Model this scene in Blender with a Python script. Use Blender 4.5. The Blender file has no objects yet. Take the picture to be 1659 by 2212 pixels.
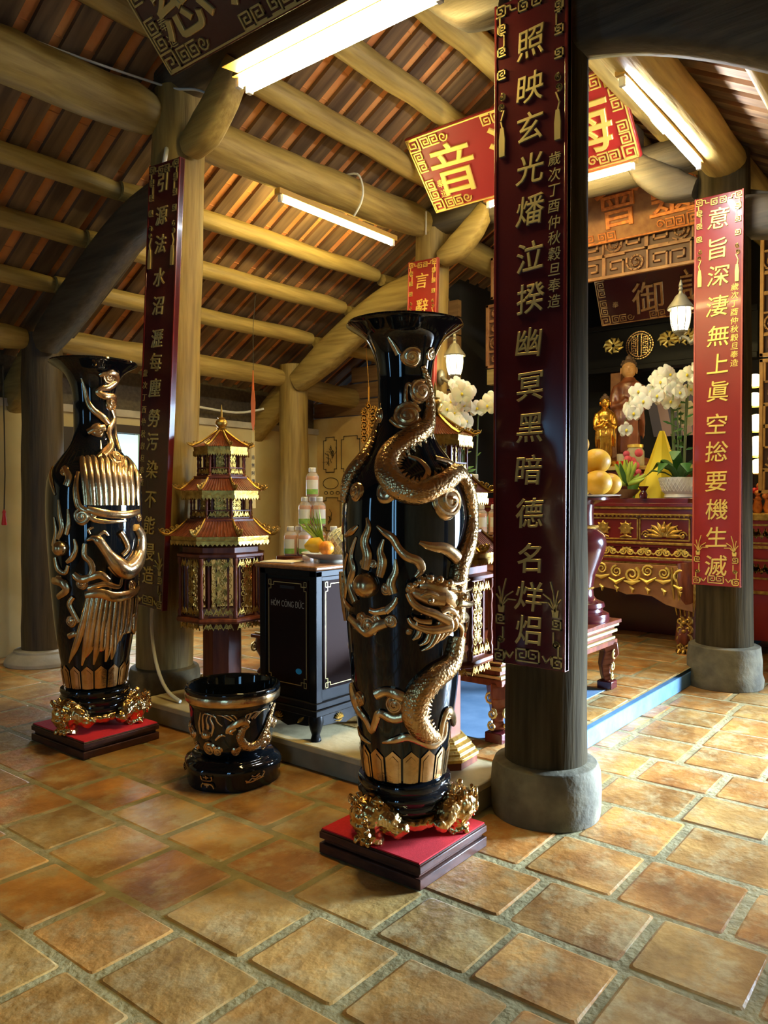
import bpy, bmesh, math, random
from mathutils import Vector, Matrix
C = bpy.context.scene.collection
SC = bpy.context.scene
PI = math.pi
rnd = random.Random(7)

# ------------------------------------------------------------------ camera, light, exposure
EXPOSURE = 1.0
TUBE = 86.0
DAY = 1.0
cam = bpy.data.cameras.new('camera')
cam.sensor_fit = 'VERTICAL'; cam.sensor_height = 24.0
cam.lens = 24.0 * 1665.0 / 2212.0
cam.clip_start = 0.05
co = bpy.data.objects.new('camera', cam); C.objects.link(co)
yaw = math.atan(1320 / 1665.0); pit = -math.atan(31 / 1665.0)
fwd = Vector((math.cos(yaw) * math.cos(pit), math.sin(yaw) * math.cos(pit), math.sin(pit)))
co.location = (0, 0, 1.40)
co.rotation_euler = fwd.to_track_quat('-Z', 'Y').to_euler()
SC.camera = co
vs = SC.view_settings
vs.view_transform = 'Standard'; vs.look = 'None'; vs.gamma = 1.0; vs.exposure = EXPOSURE
vs.use_curve_mapping = False
w = bpy.data.worlds.new('world'); SC.world = w; w.use_nodes = True
w.node_tree.nodes['Background'].inputs[0].default_value = (0.55, 0.75, 1.0, 1)
w.node_tree.nodes['Background'].inputs[1].default_value = 0.15 * DAY

def area(name, loc, to, sx, sy, power, col, spread=PI):
    l = bpy.data.lights.new(name, 'AREA'); l.shape = 'RECTANGLE'; l.size = sx; l.size_y = sy
    l.energy = power; l.color = col; l.spread = spread
    o = bpy.data.objects.new(name, l); C.objects.link(o); o.location = loc
    o.rotation_euler = (Vector(to) - Vector(loc)).to_track_quat('-Z', 'Y').to_euler()
    return o
# daylight through the open doorways of the hall
area('daylight_side_door', (7.5, -1.86, 1.05), (4.3, 0.9, 0.0), 1.9, 1.9, 170 * DAY, (0.54, 0.74, 1.0), 0.75)
for k, (y, w_) in enumerate(((-0.1, 0.22), (0.35, 0.22), (4.3, 0.25))):
    area('daylight_front_door', (-2.56, y, 1.25), (0, y, 1.25), w_, 2.1, 7.5 * DAY, (0.26, 0.60, 1.0))
area('daylight_far_door', (4.35, 6.74, 1.05), (4.3, 5.2, 0.1), 0.6, 1.8, 26 * DAY, (0.78, 0.88, 1.0))

# ------------------------------------------------------------------ mesh builder
class MB:
    def __init__(s): s.v = []; s.f = []; s.m = []
    def add(s, v, f, m=0):
        n = len(s.v); s.v += [tuple(p) for p in v]; s.f += [tuple(i + n for i in q) for q in f]; s.m += [m] * len(f); return s
    def box(s, a, b, m=0, M=None):
        x0, y0, z0 = a; x1, y1, z1 = b
        v = [(x0,y0,z0),(x1,y0,z0),(x1,y1,z0),(x0,y1,z0),(x0,y0,z1),(x1,y0,z1),(x1,y1,z1),(x0,y1,z1)]
        if M: v = [M @ Vector(p) for p in v]
        return s.add(v, [(0,3,2,1),(4,5,6,7),(0,1,5,4),(1,2,6,5),(2,3,7,6),(3,0,4,7)], m)
    def lathe(s, prof, n=32, c=(0,0,0), a0=0.0, m=0, capb=True, capt=True, sy=1.0, lobes=0, lob=0.0):
        v = []; f = []
        for r, z in prof:
            for k in range(n):
                a = a0 + 2 * PI * k / n
                rr = r * (1 + lob * math.cos(lobes * a)) if lobes else r
                v.append((c[0] + rr * math.cos(a), c[1] + sy * rr * math.sin(a), c[2] + z))
        for i in range(len(prof) - 1):
            for k in range(n):
                k2 = (k + 1) % n; f.append((i*n+k, i*n+k2, (i+1)*n+k2, (i+1)*n+k))
        if capb: f.append(tuple(reversed(range(n))))
        if capt: f.append(tuple((len(prof)-1)*n + k for k in range(n)))
        return s.add(v, f, m)
    def tube(s, pts, rad, n=8, m=0, flat=1.0, up=None, caps=True):
        P = [Vector(p) for p in pts]; N = len(P)
        R = rad if isinstance(rad, (list, tuple)) else [rad] * N
        v = []; f = []; pv = None
        for i in range(N):
            t = (P[min(i+1, N-1)] - P[max(i-1, 0)])
            t = t.normalized() if t.length > 1e-9 else Vector((0,0,1))
            if up is not None:
                u = Vector(up[i]) if isinstance(up, list) else Vector(up)
                b = t.cross(u)
                b = b.normalized() if b.length > 1e-6 else (pv if pv else Vector((1,0,0)))
                u = b.cross(t).normalized()
            else:
                if pv is None:
                    b = t.orthogonal().normalized()
                else:
                    b = pv - t * pv.dot(t); b = b.normalized() if b.length > 1e-6 else t.orthogonal().normalized()
                u = b.cross(t)
            pv = b
            for k in range(n):
                a = 2 * PI * k / n + (PI / n if n == 4 else 0)
                v.append(P[i] + b * (R[i] * math.cos(a)) + u * (R[i] * flat * math.sin(a)))
        for i in range(N - 1):
            for k in range(n):
                k2 = (k + 1) % n; f.append((i*n+k, i*n+k2, (i+1)*n+k2, (i+1)*n+k))
        if caps:
            f.append(tuple(reversed(range(n)))); f.append(tuple((N-1)*n + k for k in range(n)))
        return s.add(v, f, m)
    def ball(s, c, r, n=12, m=0, M=None):
        rx, ry, rz = r if isinstance(r, (list, tuple)) else (r, r, r)
        k2 = max(4, n // 2 + 1); v = []; f = []
        for i in range(1, k2):
            t = PI * i / k2
            for k in range(n):
                a = 2 * PI * k / n
                v.append(Vector((rx*math.sin(t)*math.cos(a), ry*math.sin(t)*math.sin(a), rz*math.cos(t))))
        v += [Vector((0,0,rz)), Vector((0,0,-rz))]; top = len(v) - 2; bot = len(v) - 1
        for i in range(k2 - 2):
            for k in range(n):
                q = (k + 1) % n; f.append((i*n+k, (i+1)*n+k, (i+1)*n+q, i*n+q))
        for k in range(n):
            q = (k + 1) % n; f.append((top, k, q)); f.append((bot, (k2-2)*n+q, (k2-2)*n+k))
        if M: v = [M @ p for p in v]
        cc = Vector(c)
        return s.add([p + cc for p in v], f, m)
    def prism(s, poly, M, d, m=0):
        n = len(poly)
        v = [M @ Vector((x, y, 0)) for x, y in poly] + [M @ Vector((x, y, d)) for x, y in poly]
        f = [tuple(reversed(range(n))), tuple(range(n, 2*n))] + [(i, (i+1)%n, n+(i+1)%n, n+i) for i in range(n)]
        return s.add(v, f, m)
    def ribbon(s, pl, M, w, d=0.004, m=0):
        for a, b in zip(pl, pl[1:]):
            dx, dy = b[0]-a[0], b[1]-a[1]; L = math.hypot(dx, dy)
            if L < 1e-7: continue
            ux, uy = dx/L*w/2, dy/L*w/2
            s.prism([(a[0]-ux+uy, a[1]-uy-ux), (b[0]+ux+uy, b[1]+uy-ux), (b[0]+ux-uy, b[1]+uy+ux), (a[0]-ux-uy, a[1]-uy+ux)], M, d, m)
        return s
    def text(s, body, size, M, d=0.006, off=0.0, m=0, shear=0.0, bev=0.0):
        c = bpy.data.curves.new('glyph', 'FONT'); c.body = body; c.size = size; c.extrude = d; c.offset = off; c.shear = shear
        c.bevel_depth = bev; c.bevel_resolution = 0; c.resolution_u = 3
        o = bpy.data.objects.new('glyph', c); C.objects.link(o)
        dg = bpy.context.evaluated_depsgraph_get()
        me = bpy.data.meshes.new_from_object(o.evaluated_get(dg))
        v = [p.co.copy() for p in me.vertices]; f = [tuple(p.vertices) for p in me.polygons]
        bpy.data.objects.remove(o); bpy.data.curves.remove(c); bpy.data.meshes.remove(me)
        if v:
            cx = (min(p.x for p in v) + max(p.x for p in v)) / 2; cy = (min(p.y for p in v) + max(p.y for p in v)) / 2
            s.add([M @ Vector((p.x - cx, p.y - cy, p.z)) for p in v], f, m)
        return s
    def build(s, name, mat, parent=None, world=True, loc=None, smooth=0.6, bev=0.0, seg=2):
        """world=True: vertices are world coordinates and are shifted to the owner's origin"""
        off = Vector((0,0,0))
        if world:
            if parent is not None:
                p = parent
                while p is not None: off += p.location; p = p.parent
            elif loc is not None: off = Vector(loc)
            elif s.v:
                xs = [p[0] for p in s.v]; ys = [p[1] for p in s.v]; zs = [p[2] for p in s.v]
                off = Vector(((min(xs)+max(xs))/2, (min(ys)+max(ys))/2, min(zs)))
        me = bpy.data.meshes.new(name)
        me.from_pydata([tuple(Vector(p) - off) for p in s.v], [], s.f)
        mats = mat if isinstance(mat, (list, tuple)) else [mat]
        for q in mats: me.materials.append(q)
        me.polygons.foreach_set('material_index', s.m)
        if smooth:
            me.polygons.foreach_set('use_smooth', [True] * len(s.f)); me.set_sharp_from_angle(angle=smooth)
        me.update()
        o = bpy.data.objects.new(name, me); C.objects.link(o)
        if parent is not None: o.parent = parent
        elif world: o.location = off
        elif loc is not None: o.location = loc
        if bev:
            b = o.modifiers.new('bevel', 'BEVEL'); b.width = bev; b.segments = seg; b.limit_method = 'ANGLE'
        return o

def tag(o, label, cat, group=None, kind=None):
    o['label'] = label; o['category'] = cat
    if group: o['group'] = group
    o['kind'] = kind or 'thing'
    return o
def thing(name, loc, label, cat, group=None):
    o = bpy.data.objects.new(name, None); C.objects.link(o); o.location = loc; o.empty_display_size = 0.1
    return tag(o, label, cat, group)
def struct(o, label=None):
    o['kind'] = 'structure'
    if label: o['label'] = label
    return o
def copy_tree(o, parent=None):
    c = o.copy(); C.objects.link(c); c.parent = parent
    for ch in list(o.children): copy_tree(ch, c)
    return c
def remesh(o, vox, noise=0.0, nscale=0.05):
    r = o.modifiers.new('remesh', 'REMESH'); r.mode = 'VOXEL'; r.voxel_size = vox; r.use_smooth_shade = True
    s = o.modifiers.new('smooth', 'SMOOTH'); s.iterations = 3; s.factor = 0.5
    if noise:
        t = bpy.data.textures.new('bumps', 'CLOUDS'); t.noise_scale = nscale; t.noise_depth = 1
        d = o.modifiers.new('carving', 'DISPLACE'); d.texture = t; d.strength = noise; d.texture_coords = 'LOCAL'
    return o
def face(x0, y0, z0, tilt=0.0, lean=0.0):
    """plane whose normal looks to -X: (u to the right = -Y, v up, w outward = -X)"""
    B = Matrix(((0,0,-1,0),(-1,0,0,0),(0,1,0,0),(0,0,0,1)))
    return Matrix.Translation((x0,y0,z0)) @ Matrix.Rotation(lean,4,'X') @ Matrix.Rotation(tilt,4,'Y') @ B

# ------------------------------------------------------------------ materials
def mat(name, col, rough=0.5, metal=0.0, col2=None, nscale=8.0, bump=0.0, bscale=30.0, stretch=None, emit=0.0, ecol=None,
        trans=0.0, coat=0.0, spec=0.5, detail=4.0, ramp=(0.35, 0.65), sss=0.0):
    m = bpy.data.materials.new(name); m.use_nodes = True; nt = m.node_tree; N = nt.nodes; L = nt.links
    b = N['Principled BSDF']
    b.inputs['Roughness'].default_value = rough; b.inputs['Metallic'].default_value = metal
    b.inputs['Base Color'].default_value = (*col, 1); b.inputs['Coat Weight'].default_value = coat
    b.inputs['Coat Roughness'].default_value = 0.06
    b.inputs['Specular IOR Level'].default_value = spec; b.inputs['Transmission Weight'].default_value = trans
    if sss: b.inputs['Subsurface Weight'].default_value = sss; b.inputs['Subsurface Scale'].default_value = 0.02
    if emit:
        b.inputs['Emission Color'].default_value = (*(ecol or col), 1); b.inputs['Emission Strength'].default_value = emit
    if col2 is not None or bump:
        tc = N.new('ShaderNodeTexCoord'); mp = N.new('ShaderNodeMapping'); L.new(tc.outputs['Object'], mp.inputs[0])
        if stretch: mp.inputs['Scale'].default_value = stretch
        if col2 is not None:
            nz = N.new('ShaderNodeTexNoise'); nz.inputs['Scale'].default_value = nscale; nz.inputs['Detail'].default_value = detail
            L.new(mp.outputs[0], nz.inputs['Vector'])
            rp = N.new('ShaderNodeValToRGB'); L.new(nz.outputs['Fac'], rp.inputs[0])
            rp.color_ramp.elements[0].position = ramp[0]; rp.color_ramp.elements[1].position = ramp[1]
            rp.color_ramp.elements[0].color = (*col, 1); rp.color_ramp.elements[1].color = (*col2, 1)
            L.new(rp.outputs[0], b.inputs['Base Color'])
        if bump:
            n2 = N.new('ShaderNodeTexNoise'); n2.inputs['Scale'].default_value = bscale; n2.inputs['Detail'].default_value = 3
            L.new(mp.outputs[0], n2.inputs['Vector'])
            bp = N.new('ShaderNodeBump'); bp.inputs['Strength'].default_value = bump; bp.inputs['Distance'].default_value = 0.01
            L.new(n2.outputs['Fac'], bp.inputs['Height']); L.new(bp.outputs[0], b.inputs['Normal'])
    return m
def wood(name, c1, c2, ax, rough=0.6, sc=1.0):
    st = [9*sc]*3; st['xyz'.index(ax)] = 0.7*sc
    return mat(name, c1, rough, 0, c2, 3.0, 0.35, 6.0, st, detail=8, ramp=(0.30, 0.70))
W1, W2 = (0.23, 0.145, 0.034), (0.42, 0.29, 0.078)
wood_x = wood('beam_wood_x', W1, W2, 'x'); wood_y = wood('beam_wood_y', W1, W2, 'y'); wood_z = wood('column_wood', (0.20,0.122,0.026), (0.38,0.255,0.066), 'z')
wood_old = wood('dark_column_wood', (0.055,0.036,0.014), (0.115,0.080,0.034), 'z')
wood_blk = wood('smoky_column_wood', (0.030,0.021,0.009), (0.070,0.050,0.022), 'z')
wood_blk.node_tree.nodes['Principled BSDF'].inputs['Specular IOR Level'].default_value = 0.06; wood_blk.node_tree.nodes['Principled BSDF'].inputs['Roughness'].default_value = 0.85
wood_dk = wood('dark_beam_wood', (0.060,0.043,0.022), (0.125,0.092,0.048), 'y')
wood_pl = wood('plank_wood', (0.17,0.12,0.06), (0.30,0.22,0.11), 'y')
batten_m = mat('batten_wood', (0.085,0.045,0.020), 0.7, 0, (0.24,0.14,0.06), 2.2, 0.2, 14, (5, 0.5, 0.5), detail=3)
rooftile = mat('terracotta_roof_tile', (0.58,0.20,0.055), 0.75, 0, (0.80,0.34,0.10), 3.5, 0.25, 25)
stone = mat('column_stone', (0.085,0.070,0.036), 0.85, 0, (0.18,0.15,0.08), 7, 0.4, 30)
stone_pale = mat('pale_stone', (0.42,0.38,0.30), 0.8, 0, (0.55,0.50,0.40), 6, 0.3, 30)
slab = mat('step_slab_stone', (0.38,0.30,0.15), 0.6, 0, (0.58,0.47,0.25), 5, 0.2, 20)
riser = mat('riser_stone', (0.20,0.18,0.10), 0.8, 0, (0.32,0.28,0.17), 5, 0.3, 20)
bluestone = mat('pale_blue_riser', (0.065,0.17,0.29), 0.8, 0, (0.11,0.23,0.35), 8, 0.2, 25)
plaster = mat('plaster_wall', (0.58,0.47,0.23), 0.9, 0, (0.70,0.60,0.34), 2.2, 0.2, 9, detail=8)
plaster_old = mat('stained_plaster', (0.50,0.28,0.09), 0.9, 0, (0.70,0.52,0.20), 2.0, 0.3, 9, detail=8)
lacq = mat('red_lacquer', (0.145,0.012,0.012), 0.22, 0, coat=0.35)
lacq_b = mat('bright_red_lacquer', (0.30,0.016,0.012), 0.34, 0, coat=0.1)
lacq_e = mat('lighter_red_edge', (0.50,0.09,0.06), 0.35)
lacq_dk = mat('dark_maroon_lacquer', (0.075,0.010,0.012), 0.18, 0, coat=0.25)
gold = mat('gold_leaf', (0.66,0.42,0.09), 0.36, 0.85, (0.38,0.21,0.04), 30, 0.25, 60)
gold_y = mat('gilt_paint', (0.95,0.70,0.16), 0.38, 0.55)
gold_dull = mat('dull_gilt_lettering', (0.62,0.50,0.20), 0.38, 0.6)
gold_or = mat('orange_gilt', (0.85,0.30,0.06), 0.45, 0.3, (0.55,0.16,0.04), 25, 0.3, 60)
gold_br = mat('copper_gold_relief', (0.84,0.58,0.30), 0.22, 0.95, (0.60,0.36,0.15), 14, 0.12, 70)
glaze = mat('black_glaze', (0.005,0.006,0.007), 0.045, 0, spec=0.55)
blacklac = mat('black_lacquer', (0.010,0.009,0.008), 0.36, 0, spec=0.12)
browntop = mat('brown_polished_top', (0.22,0.085,0.028), 0.25, 0, (0.30,0.13,0.05), 5, stretch=(1,8,8))
redwood = mat('pagoda_red_wood', (0.105,0.022,0.008), 0.35, 0, (0.20,0.05,0.018), 4, stretch=(6,6,1), spec=0.25)
rosewood = mat('plinth_rosewood', (0.045,0.015,0.008), 0.38, 0, (0.085,0.028,0.015), 5, stretch=(3,3,9), spec=0.25)
carved = mat('carved_brown_wood', (0.24,0.095,0.03), 0.45, 0, (0.36,0.16,0.05), 12, 0.2, 40)
carved_or = mat('carved_ochre_wood', (0.50,0.26,0.06), 0.5, 0, (0.62,0.34,0.09), 12, 0.2, 40)
felt = mat('red_felt', (0.62,0.008,0.012), 0.95, 0, (0.70,0.012,0.018), 80, 0.15, 300)
white = mat('white_plastic', (0.80,0.78,0.70), 0.4)
cable = mat('cable_sheath', (0.75,0.73,0.62), 0.5)
fixt = mat('fixture_sheet_metal', (0.42,0.24,0.05), 0.5)
tube_m = mat('fluorescent_tube', (1,0.93,0.75), 0.5, emit=TUBE, ecol=(1.0,0.83,0.35))
tube_c = mat('cool_fluorescent_tube', (0.9,0.96,1), 0.5, emit=TUBE*1.35, ecol=(0.84,0.91,1.0))
lamp_glass = mat('frosted_lamp_glass', (1,0.98,0.92), 0.4, emit=9.0, ecol=(1.0,0.90,0.68))
globe_m = mat('glowing_globe', (1,0.9,0.6), 0.4, emit=9.0, ecol=(1.0,0.74,0.33))
lampmetal = mat('aged_lantern_metal', (0.30,0.27,0.17), 0.45, 0.5)
ceramic = mat('white_ceramic', (0.82,0.80,0.74), 0.22, coat=0.4)
petal = mat('orchid_petal', (0.82,0.76,0.58), 0.55, sss=0.2)
leafm = mat('orchid_leaf', (0.035,0.12,0.025), 0.35, 0, (0.07,0.20,0.04), 6)
stemm = mat('orchid_stem', (0.10,0.15,0.04), 0.5)
yellow = mat('yellow_paper', (0.85,0.66,0.04), 0.7)
pomelo = mat('yellow_fruit_skin', (0.66,0.36,0.02), 0.45, 0, (0.74,0.44,0.04), 8, 0.15, 60)
orange_m = mat('orange_skin', (0.90,0.28,0.02), 0.4, 0, None, bump=0.2, bscale=120)
greenm = mat('green_fruit', (0.35,0.50,0.05), 0.5, 0, (0.55,0.66,0.10), 9)
netm = mat('foam_net', (0.82,0.80,0.60), 0.7)
tea = mat('tea_liquid', (0.62,0.22,0.05), 0.12, 0, coat=0.5)
pet_m = mat('bottle_plastic', (0.85,0.82,0.74), 0.10); pet_m.node_tree.nodes['Principled BSDF'].inputs['Alpha'].default_value = 0.30
lab_w = mat('pale_label', (0.80,0.78,0.66), 0.6)
lab_g = mat('green_label', (0.18,0.42,0.05), 0.6, 0, (0.45,0.62,0.15), 20)
lab_p = mat('pink_label', (0.80,0.50,0.38), 0.6, 0, (0.80,0.74,0.66), 14)
paper = mat('paper', (0.82,0.78,0.64), 0.8)
jarglass = mat('jar_glass', (0.70,0.66,0.45), 0.1); jarglass.node_tree.nodes['Principled BSDF'].inputs['Alpha'].default_value = 0.5
redp = mat('red_paint', (0.60,0.02,0.015), 0.4)
bluedot = mat('blue_sticker', (0.02,0.35,0.62), 0.6)
ink = mat('ink_line', (0.05,0.04,0.025), 0.8)
skin_g = mat('gilded_statue', (0.80,0.45,0.07), 0.25, 0.9, (0.60,0.28,0.04), 20, 0.2, 50)
statue_w = mat('statue_wood', (0.12,0.030,0.010), 0.35, 0, (0.24,0.075,0.025), 8, 0.3, 30, coat=0.2)
statue_f = mat('statue_face_wood', (0.50,0.26,0.08), 0.4)
pinkm = mat('pink_flower', (0.75,0.12,0.22), 0.6)
bluemat = mat('blue_floor_mat', (0.10,0.20,0.32), 0.8, 0, (0.16,0.27,0.40), 6)
darkm = mat('dark_opening', (0.02,0.018,0.015), 0.8)
frame_w = mat('window_frame_dark', (0.05,0.035,0.02), 0.6)
glass_m = mat('window_glass', (0.45,0.62,0.75), 0.15, trans=0.5)

# ------------------------------------------------------------------ floor of worn bricks
def tile_material():
    m = mat('worn_brick_tile', (0.33,0.155,0.032), 0.55, 0, (0.60,0.34,0.095), 4.5, 0.4, 26, detail=8)
    nt = m.node_tree; N = nt.nodes; L = nt.links; b = N['Principled BSDF']
    at = N.new('ShaderNodeAttribute'); at.attribute_name = 'tone'
    src = b.inputs['Base Color'].links[0].from_socket
    mx = N.new('ShaderNodeMix'); mx.data_type = 'RGBA'; mx.blend_type = 'MULTIPLY'; mx.inputs[0].default_value = 1.0
    L.new(src, mx.inputs[6]); L.new(at.outputs['Color'], mx.inputs[7])
    # dusty wear patches
    nz = N.new('ShaderNodeTexNoise'); nz.inputs['Scale'].default_value = 7; nz.inputs['Detail'].default_value = 9; nz.inputs['Roughness'].default_value = 0.7
    tc = [n for n in N if n.type == 'TEX_COORD'][0]; L.new(tc.outputs['Object'], nz.inputs['Vector'])
    rp = N.new('ShaderNodeValToRGB'); rp.color_ramp.elements[0].position = 0.48; rp.color_ramp.elements[1].position = 0.62; L.new(nz.outputs['Fac'], rp.inputs[0])
    m2 = N.new('ShaderNodeMix'); m2.data_type = 'RGBA'; m2.inputs[7].default_value = (0.54,0.41,0.19,1)
    mu = N.new('ShaderNodeMath'); mu.operation = 'MULTIPLY'; mu.inputs[1].default_value = 0.75; L.new(rp.outputs[0], mu.inputs[0])
    L.new(mu.outputs[0], m2.inputs[0]); L.new(mx.outputs[2], m2.inputs[6]); L.new(m2.outputs[2], b.inputs['Base Color'])
    n3 = N.new('ShaderNodeTexNoise'); n3.inputs['Scale'].default_value = 1.7; n3.inputs['Detail'].default_value = 10; n3.inputs['Roughness'].default_value = 0.65
    L.new(tc.outputs['Object'], n3.inputs['Vector'])
    r3 = N.new('ShaderNodeValToRGB'); r3.color_ramp.elements[0].position = 0.38; r3.color_ramp.elements[1].position = 0.56
    r3.color_ramp.elements[0].color = (0.50,0.46,0.40,1); r3.color_ramp.elements[1].color = (1,1,1,1); L.new(n3.outputs['Fac'], r3.inputs[0])
    m3 = N.new('ShaderNodeMix'); m3.data_type = 'RGBA'; m3.blend_type = 'MULTIPLY'; m3.inputs[0].default_value = 0.8
    L.new(m2.outputs[2], m3.inputs[6]); L.new(r3.outputs[0], m3.inputs[7]); L.new(m3.outputs[2], b.inputs['Base Color'])
    b.inputs['Roughness'].default_value = 0.42
    return m
tile_m = tile_material()
mortar = mat('lime_mortar', (0.23,0.18,0.062), 0.85, 0, (0.37,0.30,0.125), 9, 0.5, 40, detail=8)

def brick_floor(name, xb, y0, y1, tl, ztop, seed, xr=None):
    R = random.Random(seed); v = []; f = []; cols = []
    for i in range(len(xb) - 1):
        xa, xc = xb[i], xb[i+1]
        y = y0 - R.random() * tl if i % 2 else y0 - tl * (0.5 + R.uniform(-.12,.12))
        while y < y1:
            L = tl * R.uniform(0.94, 1.10); ya, yb = y, min(y + L, y1); y += L
            if yb - max(ya, y0) < 0.05: continue
            ya = max(ya, y0)
            j = R.uniform(0.010, 0.019); z = ztop + R.uniform(-0.001, 0.001)
            n = len(v)
            # rounded outline, 12 points, edges a little irregular
            c = min(0.014, (yb-ya)/4); o = []
            X0, X1, Y0, Y1 = xa+j+R.uniform(-.004,.004), xc-j+R.uniform(-.004,.004), ya+j, yb-j
            for (cx, cy, s0) in ((X1-c, Y1-c, 0), (X0+c, Y1-c, 1), (X0+c, Y0+c, 2), (X1-c, Y0+c, 3)):
                for q in range(3):
                    a = PI/2 * (s0 + q/2); o.append((cx + c*math.cos(a), cy + c*math.sin(a)))
            mx, my = (X0+X1)/2, (Y0+Y1)/2
            tx, ty = R.uniform(-.004,.004), R.uniform(-.002,.002)
            for (x, yy) in o: v.append((x, yy, ztop - 0.0034))
            for (x, yy) in o:
                x2 = mx + (x-mx)*0.945; y2 = my + (yy-my)*0.945
                v.append((x2, y2, z + (x2-mx)*tx*3 + (y2-my)*ty*3))
            k = len(o)
            f += [(n+a, n+(a+1)%k, n+k+(a+1)%k, n+k+a) for a in range(k)] + [tuple(n+k+a for a in range(k))]
            h = R.random(); g = R.uniform(0.78, 1.12)
            t = (g*(1.0+0.12*h), g*(0.88+0.20*(1-h)), g*(0.72+0.5*(1-h)*0.8), 1)
            cols += [t] * (k + 1)
    nb = len(f)
    n = len(v); zz = ztop - 0.0028
    v += [(xb[0], y0, zz), (xb[-1], y0, zz), (xb[-1], y1, zz), (xb[0], y1, zz)]; f.append((n, n+1, n+2, n+3)); cols.append((1,1,1,1))
    me = bpy.data.meshes.new(name); me.from_pydata(v, [], f)
    me.materials.append(tile_m); me.materials.append(mortar)
    ca = me.color_attributes.new('tone', 'FLOAT_COLOR', 'CORNER')
    buf = []
    for p, c in zip(me.polygons, cols): buf += list(c) * p.loop_total
    ca.data.foreach_set('color', buf)
    me.polygons.foreach_set('material_index', [0]*nb + [1])
    me.update()
    o = bpy.data.objects.new(name, me); C.objects.link(o); return struct(o)
xb = [1.20 - 0.345*i for i in range(11, 0, -1)] + [1.20, 1.53, 1.89, 2.22, 2.58, 2.97, 3.39] + [3.39 + 0.37*i for i in range(1, 17)]
brick_floor('floor', xb, -1.9, 7.0, 0.375, 0.0, 11)['label'] = 'worn terracotta brick floor'
mb = MB(); mb.box((-2.7,-2.2,-0.12), (9.6,7.2,-0.014)); struct(mb.build('floor', mortar, smooth=0))

# raised dais between the columns
PX0, PY0, PY1, PX1, PZ = 2.83, 1.765, 4.20, 9.3, 0.135
mb = MB()
mb.box((PX0+0.02, PY0+0.012, 0), (5.2, PY1, PZ-0.035), 0)
mb.box((PX0, PY0, PZ-0.035), (PX0+0.36, PY0+0.62, PZ), 1); mb.box((PX0, PY0+0.625, PZ-0.035), (PX0+0.36, PY0+1.5, PZ), 1); mb.box((PX0, PY0+1.505, PZ-0.035), (PX0+0.36, PY1, PZ), 1)
mb.box((PX0+0.36, PY0+0.002, PZ-0.035), (4.0, PY1, PZ-0.012), 1)
struct(mb.build('floor_dais', [riser, slab], bev=0.006, smooth=0.5), 'raised stone dais with pale slab edge')
mb = MB(); mb.box((3.42, PY0-0.002, 0), (PX1, PY0+0.3, PZ-0.03), 0); mb.box((5.2, PY0+0.3, 0), (PX1, 5.0, PZ-0.03), 0)
struct(mb.build('trim_1', bluestone, bev=0.005), 'pale blue side step of the dais')  # blue base colour on the side of the step only
brick_floor('floor_dais_paving', [PX0+0.36 + 0.31*i for i in range(20)], PY0, 5.0, 0.5, PZ, 5)['label'] = 'brick paving on top of the dais'
mb = MB(); mb.box((3.45,1.99,PZ), (4.85,3.80,PZ+0.006))
tag(mb.build('floor_mat', bluemat), 'blue mat lying under the long low table on the dais', 'mat')

# ------------------------------------------------------------------ walls
mb = MB(); mb.box((-2.7, 6.80, 0), (4.03, 6.98, 2.26)); mb.box((4.66, 6.80, 0), (7.2, 6.98, 2.26)); mb.box((4.03,6.80,2.08),(4.66,6.98,2.26))
struct(mb.build('wall_left', plaster, smooth=0), 'cream plaster wall behind the left columns')
mb = MB(); mb.box((-2.7, 6.77, 2.20), (7.2, 6.80, 2.27)); struct(mb.build('trim_2', stone_pale, smooth=0), 'pale ledge on the plaster wall')
mb = MB(); mb.box((4.9, 6.775, 0.0), (7.2, 6.80, 0.10)); struct(mb.build('baseboard_left', frame_w, smooth=0), 'dark baseboard')
mb = MB(); mb.box((7.2, 4.75, 0), (7.36, 6.98, 2.40)); struct(mb.build('wall_back', plaster_old, smooth=0), 'stained ochre wall with painted panels')
mb = MB(); mb.box((-2.8, -2.05, 0), (6.5, -1.9, 2.04)); mb.box((8.5, -2.05, 0), (9.5, -1.9, 2.04)); mb.box((6.5, -2.05, 2.02), (8.5, -1.9, 2.04))
struct(mb.build('wall_right', plaster, smooth=0), 'plaster wall on the right with a doorway')
mb = MB(); mb.box((9.26, -2.0, 0), (9.45, 4.8, 5.2)); mb.box((7.36, 4.75, 0), (9.45, 4.9, 4.2)); struct(mb.build('wall_altar', darkm, smooth=0), 'dark wall behind the altar')
mb = MB()
for y0, y1 in ((-2.05,-.22),(.02,.23),(.47,4.16),(4.44,7.0)): mb.box((-2.75, y0, 0), (-2.6, y1, 2.35))
mb.box((-2.75,-2.05,2.35),(-2.6,7.0,5.0)); struct(mb.build('wall_front', frame_w, smooth=0), 'timber front wall with open doorways behind the camera')
mb = MB(); mb.box((-2.7, 6.86, 2.26), (7.2, 6.95, 2.80)); struct(mb.build('trim_3', wood_dk, smooth=0), 'added dark board closing the gap above the plaster wall')  # added board: shuts out sky light, stands for the dark gap under the eave
# far doorway with a bright window leaf
mb = MB(); mb.box((3.98, 6.75, 0.0), (4.05, 6.82, 2.10)); mb.box((4.64, 6.75, 0.0), (4.71, 6.82, 2.10)); mb.box((3.98, 6.75, 2.04), (4.71, 6.82, 2.12)); mb.box((3.60,6.76,0),(3.98,6.80,2.06))
struct(mb.build('door_1', frame_w, smooth=0), 'dark door frame in the left wall')
mb = MB(); mb.box((4.05, 6.90, 0.02), (4.64, 6.92, 2.04))
struct(mb.build('window_1', mat('daylit_glass', (0.4,0.65,0.75), 0.2, emit=0.9, ecol=(0.45,0.75,0.85))), 'daylit glass of the far door')
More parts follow.
